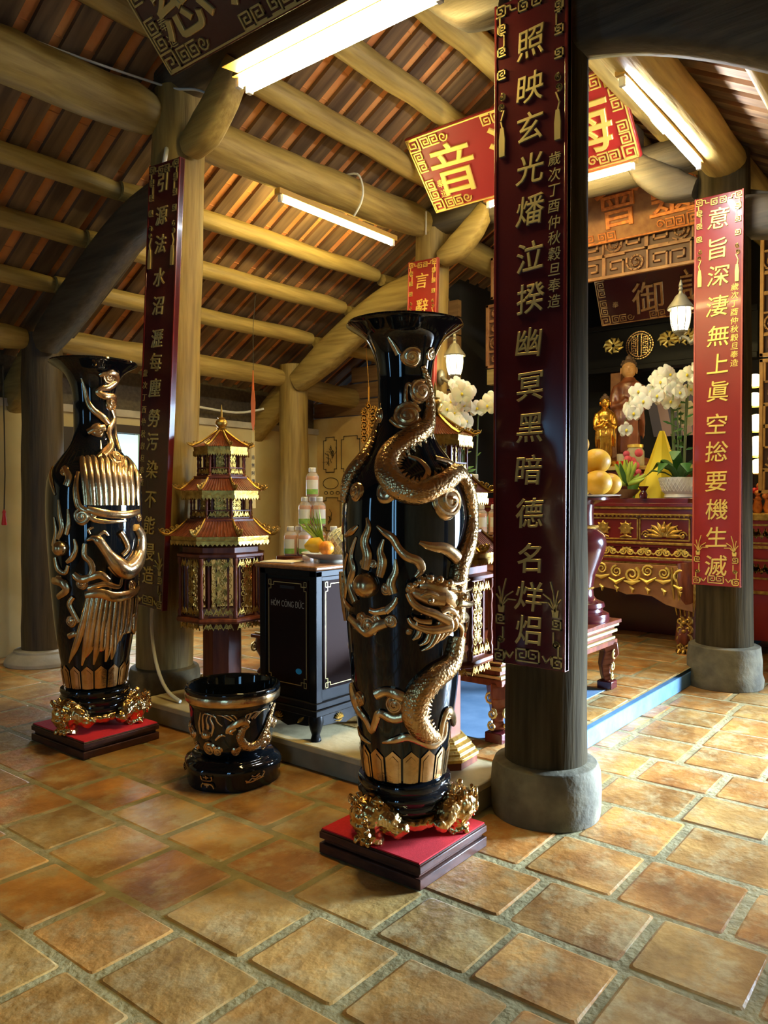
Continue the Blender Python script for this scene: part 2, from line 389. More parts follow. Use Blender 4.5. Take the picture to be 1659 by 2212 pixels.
# painted panels on the back wall
MW = face(7.195, 6.7, 1.6)
mb = MB()
def loop(pts): return pts + [pts[0]]
for (u0,v0,u1,v1) in ((0.02,0.12,0.24,0.56),(0.32,0.12,0.62,0.56),(0.02,-0.62,0.30,-0.20),(0.40,-0.62,0.68,-0.20)):
    c = 0.04; mb.ribbon(loop([(u0+c,v0),(u1-c,v0),(u1-c,v0+c),(u1,v0+c),(u1,v1-c),(u1-c,v1-c),(u1-c,v1),(u0+c,v1),(u0+c,v1-c),(u0,v1-c),(u0,v0+c),(u0+c,v0+c)]), MW, 0.008)
mb.ribbon([(0.14+0.13*math.cos(2*PI*k/20), -0.02+0.07*math.sin(2*PI*k/20)) for k in range(21)], MW, 0.007)
for k in range(6): mb.ribbon([(0.06+0.1*k+0.03*math.cos(2*PI*q/8), -0.14+0.02*math.sin(2*PI*q/8)) for q in range(9)], MW, 0.006)
for k in range(26):
    u, v = rnd.choice(((0.07,0.2),(0.1,-0.55),(0.5,-0.5),(0.12,0.3))); a = rnd.uniform(0.6,2.4); L = rnd.uniform(.05,.16)
    u += rnd.uniform(-.03,.1); v += rnd.uniform(0,.12); mb.ribbon([(u,v),(u+L*.5*math.cos(a),v+L*.5*math.sin(a)),(u+L*math.cos(a+.5),v+L*math.sin(a+.5))], MW, 0.004)
tag(mb.build('wall_painting', ink, smooth=0), 'inked branches and cartouche outlines painted on the ochre back wall', 'wall painting')
# plank wall above the back wall
mb = MB()
for k in range(6): mb.box((7.25, 4.7, 2.42+0.2*k), (7.32, 6.9-0.32*k, 2.60+0.2*k))
struct(mb.build('wall_gable', plank := wood('gable_plank', (0.24,0.12,0.04), (0.40,0.22,0.07), 'y'), smooth=0), 'plank gable above the back wall')

# ------------------------------------------------------------------ roof: tile between battens
RZ, RS, RY = 4.86, 0.567, 2.995       # underside height at the ridge, slope, ridge line
def roof_z(y): return RZ - RS * abs(y - RY)
mb = MB()
for sgn in (1, -1):
    ye = RY + sgn * 4.95
    ze = roof_z(ye)
    mb.add([(-2.7,RY,RZ+.03),(9.6,RY,RZ+.03),(9.6,ye,ze+.03),(-2.7,ye,ze+.03),(-2.7,RY,RZ+.09),(9.6,RY,RZ+.09),(9.6,ye,ze+.09),(-2.7,ye,ze+.09)],
           [(0,1,2,3),(7,6,5,4),(0,4,5,1),(1,5,6,2),(2,6,7,3),(3,7,4,0)], 0)
    # tile courses: thin laps that step across the gaps
    k = 0; y = RY + sgn*0.1
    while abs(y - RY) < 4.9:
        z = roof_z(y); mb.box((-2.7, y-0.004, z+0.025), (9.6, y+0.004, z+0.032), 0); y += sgn*0.21
    x = -3.1
    while x < 9.5:
        wd = 0.120 + rnd.uniform(-.012,.012); a, b = x, x + wd; s1 = rnd.uniform(-.006,.006)
        v = []
        for (yy) in (RY, ye):
            z = roof_z(yy)
            v += [(a+s1,yy,z-0.008),(b+s1,yy,z-0.008),(b+s1,yy,z+0.03),(a+s1,yy,z+0.03)]; s1 = rnd.uniform(-.006,.006)
        mb.add(v, [(0,1,5,4),(1,2,6,5),(2,3,7,6),(3,0,4,7),(0,3,2,1),(4,5,6,7)], 1)
        x += 0.205
struct(mb.build('ceiling', [rooftile, batten_m], smooth=0), 'sloping ceiling of terracotta tiles between dark battens')

# ------------------------------------------------------------------ columns
def column(x, y, r0, z1, r1, dy, base, wmat, label, bmat=stone, bl=None):
    t = thing('wooden_column', (x, y, 0), label, 'column', None)
    zb = base[-1][1]
    mb = MB(); K = 14
    pts = [(x + 0.004*math.sin(i*1.7+x), y + dy*(i/K)**1.0, zb - 0.01 + (z1-zb)*i/K) for i in range(K+1)]
    mb.tube(pts, [ (r0 + (r1-r0)*i/K) * (1 + 0.008*math.sin(i*2.3+y)) for i in range(K+1)], n=36)
    mb.build('shaft', wmat, t, smooth=0.9)
    mb = MB(); mb.lathe(base, 40, (x, y, 0)); mb.build('stone_base', bmat, t, smooth=0.5, bev=0.004)
    return t
SB = [(0.235,0),(0.24,0.03),(0.243,0.12),(0.238,0.20),(0.225,0.235),(0.19,0.245)]
column(3.13, 1.56, 0.180, 4.02, 0.168, 0.0, SB, wood_blk, 'front column standing right of the big dragon vase, carrying the longest red couplet board')
column(3.17, 4.42, 0.190, 4.05, 0.168, -0.20, [(0.235,0),(0.24,0.04),(0.235,0.22),(0.225,0.255),(0.19,0.265)], wood_z, 'pale knotty column left of the tall pagoda lantern, holding the narrow maroon board')
column(6.10, 1.58, 0.200, 3.95, 0.178, 0.03, [(0.27,0.0),(0.275,0.06),(0.262,0.10),(0.262,0.20),(0.25,0.30),(0.20,0.31)], wood_blk, 'far right column with the bright red couplet, standing at the end of the blue step')
column(6.10, 4.34, 0.180, 3.95, 0.160, -0.10, [(0.22,0.0),(0.225,0.3),(0.18,0.31)], wood_z, 'column behind the dragon vase, carrying the short red board and a wall lantern')
column(3.33, 6.34, 0.175, 2.78, 0.160, -0.01, [(0.31,0.0),(0.31,0.03),(0.285,0.07),(0.24,0.10),(0.235,0.12),(0.18,0.125)], wood_old, 'brown outer column at the left edge on a round pale stone base', stone_pale)
column(6.20, 6.20, 0.180, 2.90, 0.155, 0.02, [(0.24,0.0),(0.24,0.2),(0.18,0.21)], wood_z, 'short outer column rising behind the stacked tea bottles')
column(3.30, -0.33, 0.175, 2.78, 0.160, 0.0, [(0.31,0.0),(0.31,0.03),(0.24,0.10),(0.18,0.12)], wood_old, 'outer column at the low end of the heavy dark brace', stone_pale)

# ------------------------------------------------------------------ beams
def beam(name, a, b, r, wmat, label, cat='beam', n=20, taper=(1,1), sq=1.0, wob=0.012):
    a, b = Vector(a), Vector(b); K = 12; mb = MB()
    pts = [a.lerp(b, i/K) + Vector((0, wob*math.sin(i*1.9+a.x), wob*math.cos(i*1.3+a.y))) * (0.5 if 0 < i < K else 0) for i in range(K+1)]
    rad = [r * (taper[0] + (taper[1]-taper[0])*i/K) * (1 + 0.02*math.sin(i*2.7+b.z)) for i in range(K+1)]
    rad[0] *= 0.86; rad[-1] *= 0.86
    mb.tube(pts, rad, n=n, flat=sq, up=(0,0,1))
    o = mb.build(name, wmat, smooth=0.9); return tag(o, label, cat)
beam('plate_beam', (1.2,4.40,3.84), (3.02,4.32,3.88), 0.148, wood_x, 'thick cracked log beam with a white cable, left of the knotty column', wob=0.02)
beam('plate_beam', (3.33,4.30,3.86), (5.95,4.26,3.98), 0.145, wood_x, 'thick log beam with the fluorescent lamp fixed under it, left of the gold lettered plaque')
beam('plate_beam', (6.25,4.28,3.92), (9.26,4.28,3.94), 0.14, wood_x, 'continuation of the thick log beam behind the gold lettered plaque')
beam('eave_beam', (1.2,6.34,2.70), (3.18,6.34,2.72), 0.10, wood_x, 'eave beam at the left edge ending at the brown outer column')
beam('eave_beam', (3.47,6.34,2.75), (6.06,6.28,2.74), 0.105, wood_x, 'lowest pale log beam running from the outer column to the short column')
beam('eave_beam', (6.34,6.25,2.66), (9.0,6.25,2.55), 0.12, wood_x, 'ochre beam with a dark knot, right of the short column')
beam('plate_beam', (3.3,1.58,3.84), (9.26,1.58,3.90), 0.145, wood_x, 'dark log beam over the right lamp between the two red couplet columns')
beam('plate_beam', (-1.0,1.58,3.88), (2.97,1.58,3.88), 0.145, wood_x, 'log beam above the camera, ending at the front column')
beam('eave_beam', (1.2,-0.34,2.72), (9.0,-0.34,2.72), 0.11, wood_x, 'eave beam on the right side beyond the blue step')
PUR = [(5.00,'upper'),(5.45,'middle'),(5.92,'lower')]
for y, nm in PUR:
    z = roof_z(y) - 0.095
    beam('purlin', (0.6,y+.03,z-.01), (3.28,y+.03,z), 0.070, wood_x, 'dark purlin left of the curved brace, %s of three under the roof' % {'upper':'highest','middle':'second','lower':'lowest'}[nm], 'purlin', 14)
    beam('purlin', (3.22,y,z), (6.10,y-.06,z+.02), 0.076, wood_x, 'pale purlin right of the knotty column, %s of the three below the lamp beam' % {'upper':'highest','middle':'middle','lower':'lowest'}[nm], 'purlin', 14)
    beam('purlin', (6.2,y-.05,z), (9.26,y-.05,z), 0.070, wood_x, 'purlin beyond the short column, %s of three behind the big vase rim' % {'upper':'highest','middle':'middle','lower':'lowest'}[nm], 'purlin', 14)
for y, nm in ((3.95,'first'),(3.50,'second'),(3.02,'ridge')):
    z = roof_z(y) - 0.10 - (0.03 if nm == 'ridge' else 0)
    beam('purlin', (3.05,y,z), (6.02,y,z), 0.090 if nm != 'ridge' else 0.11, wood_x, {'first':'smoky purlin just above the lamp beam','second':'second purlin up from the lamp beam, right of the double lamp','ridge':'ridge purlin at the top between lamp and front column'}[nm], 'purlin', 16)
    beam('purlin', (0.6,y,z), (2.95,y,z), 0.090, wood_x, {'first':'rounded purlin end beside the top left plaque, in the corner','second':'upper left purlin hidden above the corner plaque','ridge':'ridge log above the corner plaque'}[nm], 'purlin', 16)
for y in (2.45, 2.0, 0.95, 0.45, 0.05):
    z = roof_z(y) - 0.10
    beam('purlin', (0.6,y,z), (9.26,y,z), 0.08, wood_x, 'purlin of the right roof slope, %s' % {2.45:'next to the ridge',2.0:'just above the right lamp beam',0.95:'first outside the right lamp beam',0.45:'second outside the right lamp beam',0.05:'last before the eave beam'}[y], 'purlin', 14)

def swept(name, cl, hw, th, wmat, label, cat, parent=None, m=12, flat=None):
    """curved timber: centre line points, half heights, half width"""
    mb = MB(); P = [Vector(p) for p in cl]
    # subdivide
    Q = []; H = []
    for i in range(len(P)-1):
        p0 = P[max(i-1,0)]; p1 = P[i]; p2 = P[i+1]; p3 = P[min(i+2,len(P)-1)]
        for k in range(5):
            t = k/5
            Q.append(0.5*((2*p1)+(p2-p0)*t+(2*p0-5*p1+4*p2-p3)*t*t+(3*p1-p0-3*p2+p3)*t**3)); H.append(hw[i]+(hw[i+1]-hw[i])*t)
    Q.append(P[-1]); H.append(hw[-1])
    n = 16; v = []; f = []
    for i, q in enumerate(Q):
        t = (Q[min(i+1,len(Q)-1)] - Q[max(i-1,0)]).normalized(); side = Vector((1,0,0)) if abs(t.x) < .8 else Vector((0,1,0))
        u = side.cross(t).normalized()
        for k in range(n):
            a = 2*PI*k/n; ca, sa = math.cos(a), math.sin(a); e = 0.55
            v.append(q + side * (th*abs(ca)**e*(1 if ca>0 else -1)) + u * (H[i]*abs(sa)**e*(1 if sa>0 else -1)))
    for i in range(len(Q)-1):
        for k in range(n): f.append((i*n+k, i*n+(k+1)%n, (i+1)*n+(k+1)%n, (i+1)*n+k))
    f.append(tuple(reversed(range(n)))); f.append(tuple((len(Q)-1)*n+k for k in range(n)))
    mb.add(v, f); return tag(mb.build(name, wmat, smooth=0.8), label, cat)
def brace(x, sg, yo, label1, label2, m1, m2):
    Y = lambda y: RY + sg*(y-RY) + yo
    swept('curved_brace', [(x,Y(6.16),2.68),(x,Y(5.72),2.93),(x,Y(5.22),3.22),(x,Y(4.85),3.38),(x,Y(4.50),3.46)], [0.11,0.17,0.165,0.16,0.15], 0.10, m1, label1, 'brace')
    mb = MB(); v = []
    for y, zt, zb in ((6.40,2.95,2.80),(6.1,3.02,2.74),(5.4,3.36,3.12),(4.9,3.64,3.42),(4.52,3.78,3.60)):
        for dx in (.11,.22): v += [(x+dx,Y(y),zt-.08),(x+dx,Y(y),zb)]
    f = []
    for i in range(4):
        a = i*4; b = a+4; f += [(a,b,b+1,a+1),(a+2,a+3,b+3,b+2),(a,a+2,b+2,b),(a+1,b+1,b+3,a+3)]
    f += [(0,1,3,2),(16,18,19,17)]
    mb.add(v, f); tag(mb.build('rafter_plank', m2, smooth=0.4, bev=0.006), label2, 'rafter')
brace(3.27, 1, 0, 'curved dark brace rising from the outer left column behind the maroon board', 'dark rafter plank over the curved left brace', wood_dk, wood_dk)
brace(6.15, 1, -0.06, 'rounded brace rising from the short column towards the big vase rim', 'grey rafter plank lying over the rounded brace', wood_y, wood_pl)
brace(3.13, -1, 0, 'heavy dark brace crossing the top right corner', 'dark rafter plank above the top right brace', wood_dk, wood_dk)
brace(6.10, -1, 0, 'brace behind the far right column', 'rafter plank behind the far right column', wood_dk, wood_dk)
def eave_arm(x, y, label):
    swept('eave_bracket', [(x,y-0.02,2.62),(x,y+0.28,2.40),(x,y+0.62,2.12)], [0.16,0.15,0.12], 0.09, wood_y, label, 'bracket')
eave_arm(6.2, 6.30, 'mossy arm going down from the short column into the wall box')
eave_arm(3.33, 6.42, 'dark arm going down behind the left outer column')
def bracket(x, y, sg, label, m, up=0.0):
    swept('carved_bracket', [(x,y,3.63+up),(x-.01,y-sg*0.18,3.70+up),(x-.02,y-sg*0.36,3.84+up),(x-.02,y-sg*0.50,4.0+up)], [0.07,0.125,0.11,0.06], 0.075, m, label, 'bracket')
bracket(3.12, 4.06, 1, 'curved bracket on the knotty column under the corner plaque', wood_y)
bracket(6.02, 4.08, 1, 'curved bracket under the gold lettered plaque, above the short red board', wood_y)
bracket(3.10, 1.74, -1, 'curved bracket at the top of the front column', wood_dk)
bracket(6.02, 1.78, -1, 'curved bracket above the bright red couplet, behind the right lamp', wood_dk, .08)
beam('tie_beam', (3.15,4.30,4.12), (3.15,1.60,4.12), 0.15, wood_dk, 'tie beam crossing behind the double lamp between the two front columns')
beam('tie_beam', (6.08,4.30,4.02), (6.08,1.60,4.02), 0.14, wood_dk, 'tie beam crossing behind the gold lettered plaque')
for x, nm in ((3.15,'front'),(6.08,'rear')):
    for y in (3.65, 2.35):
        mb = MB(); mb.box((x-.09,y-.12,4.14), (x+.09,y+.12,roof_z(y)-.16)); tag(mb.build('king_post', wood_dk, bev=0.02), 'short post standing on the %s tie beam, %s side' % (nm, 'left' if y > 3 else 'right'), 'post')

# ------------------------------------------------------------------ lamps
def lamp_fixture(a, b, label, double=False, tm=None):
    a, b = Vector(a), Vector(b); d = (b-a).normalized(); L = (b-a).length; mid = (a+b)/2
    t = thing('fluorescent_lamp', mid, label, 'lamp')
    dn = Vector((0,0,-1)); sd = d.cross(dn).normalized()
    F = Matrix((( d.x, sd.x, -dn.x, mid.x),(d.y, sd.y, -dn.y, mid.y),(d.z, sd.z, -dn.z, mid.z),(0,0,0,1)))
    hw = 0.075 if double else 0.03
    mb = MB()
    if double:
        mb.add([F @ Vector(p) for p in [(-L/2,-hw,0.0),(L/2,-hw,0),(L/2,hw,0),(-L/2,hw,0),(-L/2,-.05,0.07),(L/2,-.05,0.07),(L/2,.05,0.07),(-L/2,.05,0.07)]], [(0,3,2,1),(4,5,6,7),(0,1,5,4),(1,2,6,5),(2,3,7,6),(3,0,4,7)])
        mb.add([F @ Vector(q) for q in [(-L/2+.05,-hw+.01,.004),(L/2-.05,-hw+.01,.004),(L/2-.05,-hw-.11,-.016),(-L/2+.05,-hw-.11,-.016),(-L/2+.05,-hw+.01,.008),(L/2-.05,-hw+.01,.008),(L/2-.05,-hw-.11,-.012),(-L/2+.05,-hw-.11,-.012)]], [(0,1,2,3),(7,6,5,4),(0,4,5,1),(1,5,6,2),(2,6,7,3),(3,7,4,0)])
    else:
        mb.box((-L/2-.02,-hw,0.0),(L/2+.02,hw,0.045),0,F)
    mb.build('housing', fixt, t, smooth=0.4, bev=0.004)
    for q in ((-0.035, 0.035) if double else (0.0,)):
        mb = MB(); mb.tube([F @ Vector((-L/2+.03,q,-0.03)), F @ Vector((L/2-.03,q,-0.03))], 0.0145, 14); mb.build('tube', tm or tube_m, t)
        for e in (-1, 1):
            mb = MB(); mb.box((e*(L/2-.015)-.014, q-.016, -.048), (e*(L/2-.015)+.014, q+.016, 0.002), 0, F); mb.build('tube_holder', white, t, bev=0.003)
    return t
lamp_fixture((2.74,3.12,3.575), (2.74,1.88,3.575), 'double fluorescent lamp below the corner plaque at the top', True)
lamp_fixture((4.06,4.22,3.665), (5.42,4.19,3.665), 'single fluorescent lamp under the log beam left of the gold lettered plaque')
lamp_fixture((4.12,1.62,3.69), (5.54,1.62,3.70), 'fluorescent lamp under the right beam, right of the front column', tm=tube_c)
lamp_fixture((5.66,3.38,3.88), (5.66,2.12,3.88), 'fluorescent lamp under the gold lettered plaque, partly behind the front column')

def lantern(x, y, z, wallp, label):
    t = thing('wall_lantern', (x, y, z), label, 'lantern')
    mb = MB(); mb.lathe([(0.052,-.085),(0.070,-.03),(0.076,.04),(0.072,.085)], 16, (x,y,z)); mb.build('glass_globe', lamp_glass, t)
    mb = MB()
    for k in range(8):
        a = 2*PI*k/8
        mb.tube([(x+r*math.cos(a), y+r*math.sin(a), z+h) for r, h in ((0.055,-.088),(0.072,-.03),(0.079,.04),(0.076,.09))], 0.004, 6)
    mb.build('rib', lampmetal, t)
    mb = MB(); mb.lathe([(0.098,.082),(0.10,.092),(0.085,.115),(0.055,.155),(0.040,.185),(0.020,.20),(0.012,.22),(0.018,.235),(0.012,.25),(0.016,.265),(0.004,.31)], 20, (x,y,z), capb=True); mb.build('cap', lampmetal, t, smooth=0.5)
    mb = MB(); mb.lathe([(0.006,-.16),(0.014,-.15),(0.010,-.135),(0.022,-.12),(0.05,-.10),(0.056,-.086)], 16, (x,y,z)); mb.build('finial', lampmetal, t, smooth=0.5)
    W = Vector(wallp); d = (W - Vector((x,y,W.z))).normalized()
    mb = MB(); mb.tube([(x,y,z-.12), (x+d.x*.06, y+d.y*.06, z-.155), W - d*0.06 + Vector((0,0,-.03)), W + Vector((0,0,0.0))], [.012,.014,.018,.03], 10)
    mb.ball(W, (0.04,0.04,0.075), 14); mb.build('arm', lampmetal, t)
    return t
lantern(5.90, 3.86, 2.60, (6.02, 4.09, 2.53), 'lit glass wall lantern beside the big vase rim, on the column behind it')
lantern(6.14, 1.93, 2.78, (6.12, 1.79, 2.62), 'lit glass wall lantern left of the bright red couplet')

# ------------------------------------------------------------------ ornaments for boards
def sq_spiral(cx, cy, s, fx=1, fy=1):
    P = [(0,0),(1,0),(1,1),(0.05,1),(0.05,.32),(.68,.32),(.68,.68),(.4,.68)]
    return [(cx + fx*s*(a-.5), cy + fy*s*(b-.5)) for a, b in P]
def curl(cx, cy, r, turns=1.4, a0=0, sg=1, n=14):
    return [(cx + r*(1-.8*k/n)*math.cos(a0+sg*2*PI*turns*k/n), cy + r*(1-.8*k/n)*math.sin(a0+sg*2*PI*turns*k/n)) for k in range(n+1)]
def board_border(t, gm, M, W, H, lw=0.006, top=True, plant=True, d=0.007):
    def bd(n): mb.build(n, gm, t, smooth=0.4)
    e = W/2 - 0.028; s = 0.042
    if top:
        y = H/2 - 0.035
        for sg in (-1, 1):
            mb = MB(); mb.ribbon(sq_spiral(sg*(e-.005), y, s, -sg, 1), M, lw, d)
            mb.ribbon([(sg*(e-.03),y+.012),(sg*.09,y+.012),(sg*.09,y-.012),(sg*.065,y-.012)], M, lw, d)
            mb.ribbon(sq_spiral(sg*.03, y-.012, s, sg, -1), M, lw, d)
            mb.ribbon([(sg*e,y-.02),(sg*e,y-.10),(sg*(e-.02),y-.10),(sg*(e-.02),y-.16)], M, lw, d)
            bd('top_fret')
            for k in range(3): mb = MB(); mb.ribbon(sq_spiral(sg*(e-.008), y-.075-.095*k, 0.034, sg, 1), M, lw, d); bd('side_fret')
            mb = MB(); mb.ribbon(curl(sg*(e-.01), y-.36, .016, 1.0, PI/2, sg), M, lw, d); mb.ribbon(curl(sg*(e-.01), y-.40, .016, 1.0, -PI/2, sg), M, lw, d)
            mb.ribbon([(sg*(e-.02),y-.42),(sg*(e-.005),y-.46),(sg*(e-.012),y-.49)], M, lw, d)
            bd('carved_cord'); mb = MB(); mb.prism([(sg*(e-.012)+a, y-.49+b) for a, b in ((-.008,0),(.008,0),(.014,-.05),(.013,-.12),(-.013,-.12),(-.014,-.05))], M, d*1.3); bd('tassel_carving')
    y = -H/2 + 0.035
    for sg in (-1, 1):
        mb = MB(); mb.ribbon(sq_spiral(sg*(e-.005), y, s, -sg, -1), M, lw, d)
        mb.ribbon([(sg*(e-.03),y-.008),(sg*.105,y+.018),(sg*.085,y-.005),(sg*.07,y+.018)], M, lw, d)
        mb.ribbon(sq_spiral(sg*.028, y+.012, 0.05, sg, 1), M, lw, d)
        mb.ribbon([(sg*e,y+.02),(sg*e,y+.07),(sg*(e-.022),y+.07),(sg*(e-.022),y+.12)], M, lw, d)
        mb.ribbon(curl(sg*(e-.01), y+.07, .016, 1.1, 0, sg), M, lw, d)
        mb.ribbon(sq_spiral(sg*(e-.008), y+.155, 0.036, sg, 1), M, lw, d)
        bd('bottom_fret')
        if plant:
            mb = MB(); mb.prism([(sg*(e-.014)+a, y+.185+b) for a, b in ((-.012,0),(.012,0),(.016,.03),(-.016,.03))], M, d)
            for a, L in ((-.75,.075),(-.45,.085),(-.12,.12),(.10,.085),(.30,.055)):
                a *= sg; x0, y0 = sg*(e-.014), y+.21
                mb.ribbon([(x0,y0),(x0+L*.6*math.sin(a),y0+L*.6*math.cos(a)),(x0+L*math.sin(a*1.5),y0+L*math.cos(a*1.5))], M, lw*.8, d)
            bd('plant_sprig')

def couplet(loc, W, H, lean, text, zs, size, uo, label, bm, gm, insc=None, iu=0, iz=None, isz=0.05, hidden_from=None, group=None):
    """loc = centre of the front face"""
    t = thing('couplet_board', loc, label, 'couplet board')
    M = face(*loc, 0, lean)
    mb = MB(); mb.box((-W/2,-H/2,-0.035),(W/2,H/2,0),0,M); mb.build('board', bm, t, bev=0.004, smooth=0.5)
    mb = MB()
    for sg in (-1,1): mb.box((sg*W/2-(0.012 if sg>0 else 0),-H/2,-0.036),(sg*W/2+(0 if sg>0 else .012),H/2,0.004),0,M)
    mb.build('edge_moulding', lacq_e if bm is not lacq_dk else lacq, t, bev=0.002)
    for ch, z in zip(text, zs):
        mb = MB(); R = Matrix.Translation((uo + rnd.uniform(-.004,.004), z, 0)) @ Matrix.Rotation(rnd.uniform(-.03,.06),4,'Z')
        mb.text(ch, size, M @ R, 0.006, 0.0, shear=0.10, bev=0.0010); mb.build('character', gm, t, smooth=0.5)
    if insc:
        mb = MB()
        for k, ch in enumerate(insc):
            mb.text(ch, isz, M @ Matrix.Translation((iu, iz[0] + (iz[1]-iz[0])*k/(len(insc)-1), 0)), 0.003, 0.0, shear=0.12)
        mb.build('inscription', gm, t, smooth=0.5)
    board_border(t, gm, M, W, H)
    return t
INS = '歲次丁酉仲秋穀旦奉造'
zA = [3.277,3.096,2.935,2.763,2.592,2.4,2.228,2.046,1.863,1.69,1.516,1.336,1.139,0.964,0.828]
zA[-1] = 0.845; zA[-2] = 0.988; zA[-3] = 1.148
cA = (2.90, 1.528, 2.09)
couplet(cA, 0.335, 2.80, 0.0, '照映玄光燔泣揆幽冥黑暗德名烊焒', [z-2.09 for z in zA], 0.132, 0.004, 'longest maroon couplet board, hanging on the front column right of the dragon vase', lacq_dk, gold_dull, INS, 0.112, (0.685,0.11), 0.058)
cB = (2.935, 4.165, 2.09)
zB = [3.366,3.163,2.988,2.783,2.608,2.403,2.256,2.094,1.903,1.755,1.578,1.385,1.22,1.05,0.90]
couplet(cB, 0.315, 2.80, 0.072, '引源法水沼瀝每塵勞污染不能侵造', [z-2.09 for z in zB], 0.122, -0.01, 'narrow maroon couplet board on the knotty column behind the phoenix vase', lacq_dk, gold_dull, INS, -0.12, (0.1,-0.6), 0.05)
cC = (5.865, 1.58, 2.17)
zC = [3.41,3.195,2.997,2.781,2.566,2.366,2.167,1.934,1.734,1.517,1.316,1.116,0.908]
couplet(cC, 0.335, 2.82, 0.0, '意旨深淒無上眞空捴要機生滅', [z-2.17 for z in zC], 0.160, 0.0, 'bright red couplet board with shiny gold characters on the far right column', lacq_b, gold_y, INS, 0.112, (0.73,0.19), 0.055)
cD = (5.87, 4.235, 2.20)
couplet(cD, 0.33, 2.82, 0.03, '言辭演說無量法義', [1.22,0.98,0.70,0.45,0.2,-.05,-.3,-.55], 0.150, 0.0, 'red couplet board showing two gold characters above the dragon vase rim', lacq_b, gold_y)

def plaque(loc, W, H, tilt, text, size, us, label, bm, gm, small=None, sx=-0.8):
    t = thing('hanging_plaque', loc, label, 'plaque')
    M = face(*loc, -tilt)
    mb = MB(); mb.box((-W/2,-H/2,-0.04),(W/2,H/2,0),0,M); mb.build('board', bm, t, bev=0.006, smooth=0.5)
    for ch, u in zip(text, us): mb = MB(); mb.text(ch, size, M @ Matrix.Translation((u,0,0)) @ Matrix.Rotation(rnd.uniform(-.03,.03),4,'Z'), 0.014, 0.0, shear=0.08, bev=0.004); mb.build('character', gm, t, smooth=0.5)
    mb = MB(); lw = 0.011; d = 0.012
    for a, b in (((-W/2+.015,H/2-.015),(W/2-.015,H/2-.015)),((W/2-.015,H/2-.015),(W/2-.015,-H/2+.015)),((W/2-.015,-H/2+.015),(-W/2+.015,-H/2+.015)),((-W/2+.015,-H/2+.015),(-W/2+.015,H/2-.015))): mb.ribbon([a,b], M, 0.010, d)
    mb.build('border_line', gm, t, smooth=0.4)
    for sx_ in (-1,1):
        for sy_ in (-1,1):
            mb = MB(); cx, cy = sx_*(W/2-.07), sy_*(H/2-.07)
            mb.ribbon(sq_spiral(cx, cy, .09, -sx_, sy_), M, lw, d)
            for k in range(2):
                mb.ribbon(sq_spiral(cx, cy-sy_*(.10+.085*k), .07, sx_, sy_), M, lw*.9, d); mb.ribbon(sq_spiral(cx-sx_*(.11+.085*k), cy, .07, sx_, sy_), M, lw*.9, d)
            mb.ribbon(curl(cx-sx_*.28, cy, .04, 1.3, 0, sx_), M, lw*.8, d); mb.build('corner_fret', gm, t, smooth=0.4)
        mb = MB()
        for sv in (-1, 1):
            mb = MB()
            for k in range(2): mb.ribbon(sq_spiral(sx_*(.06+.09*k), sv*(H/2-.06), .07, sx_, -sv), M, lw*.9, d)
            mb.build('edge_fret', gm, t, smooth=0.4)
    if small:
        mb = MB()
        for k, ch in enumerate(small): mb.text(ch, 0.075, M @ Matrix.Translation((sx, -H*0.14 - .085*k, 0)), 0.004, 0.0, shear=0.15)
        mb.build('inscription', gm, t, smooth=0.5)
    return t
plaque((5.335,2.935,4.10), 1.80, 0.66, 0.785, '音潮海', 0.44, (-0.56,0.0,0.56), 'red plaque tilted forward with big gold characters, hung before the rear columns', lacq_b, gold_y, '奉造', -.74)
plaque((2.55,2.93,4.08), 1.70, 0.66, 0.785, '慈悲喜', 0.44, (-0.50,0.02,0.55), 'dark maroon plaque in the top left corner above the double lamp', lacq_dk, gold_dull, '奉造', -.70)

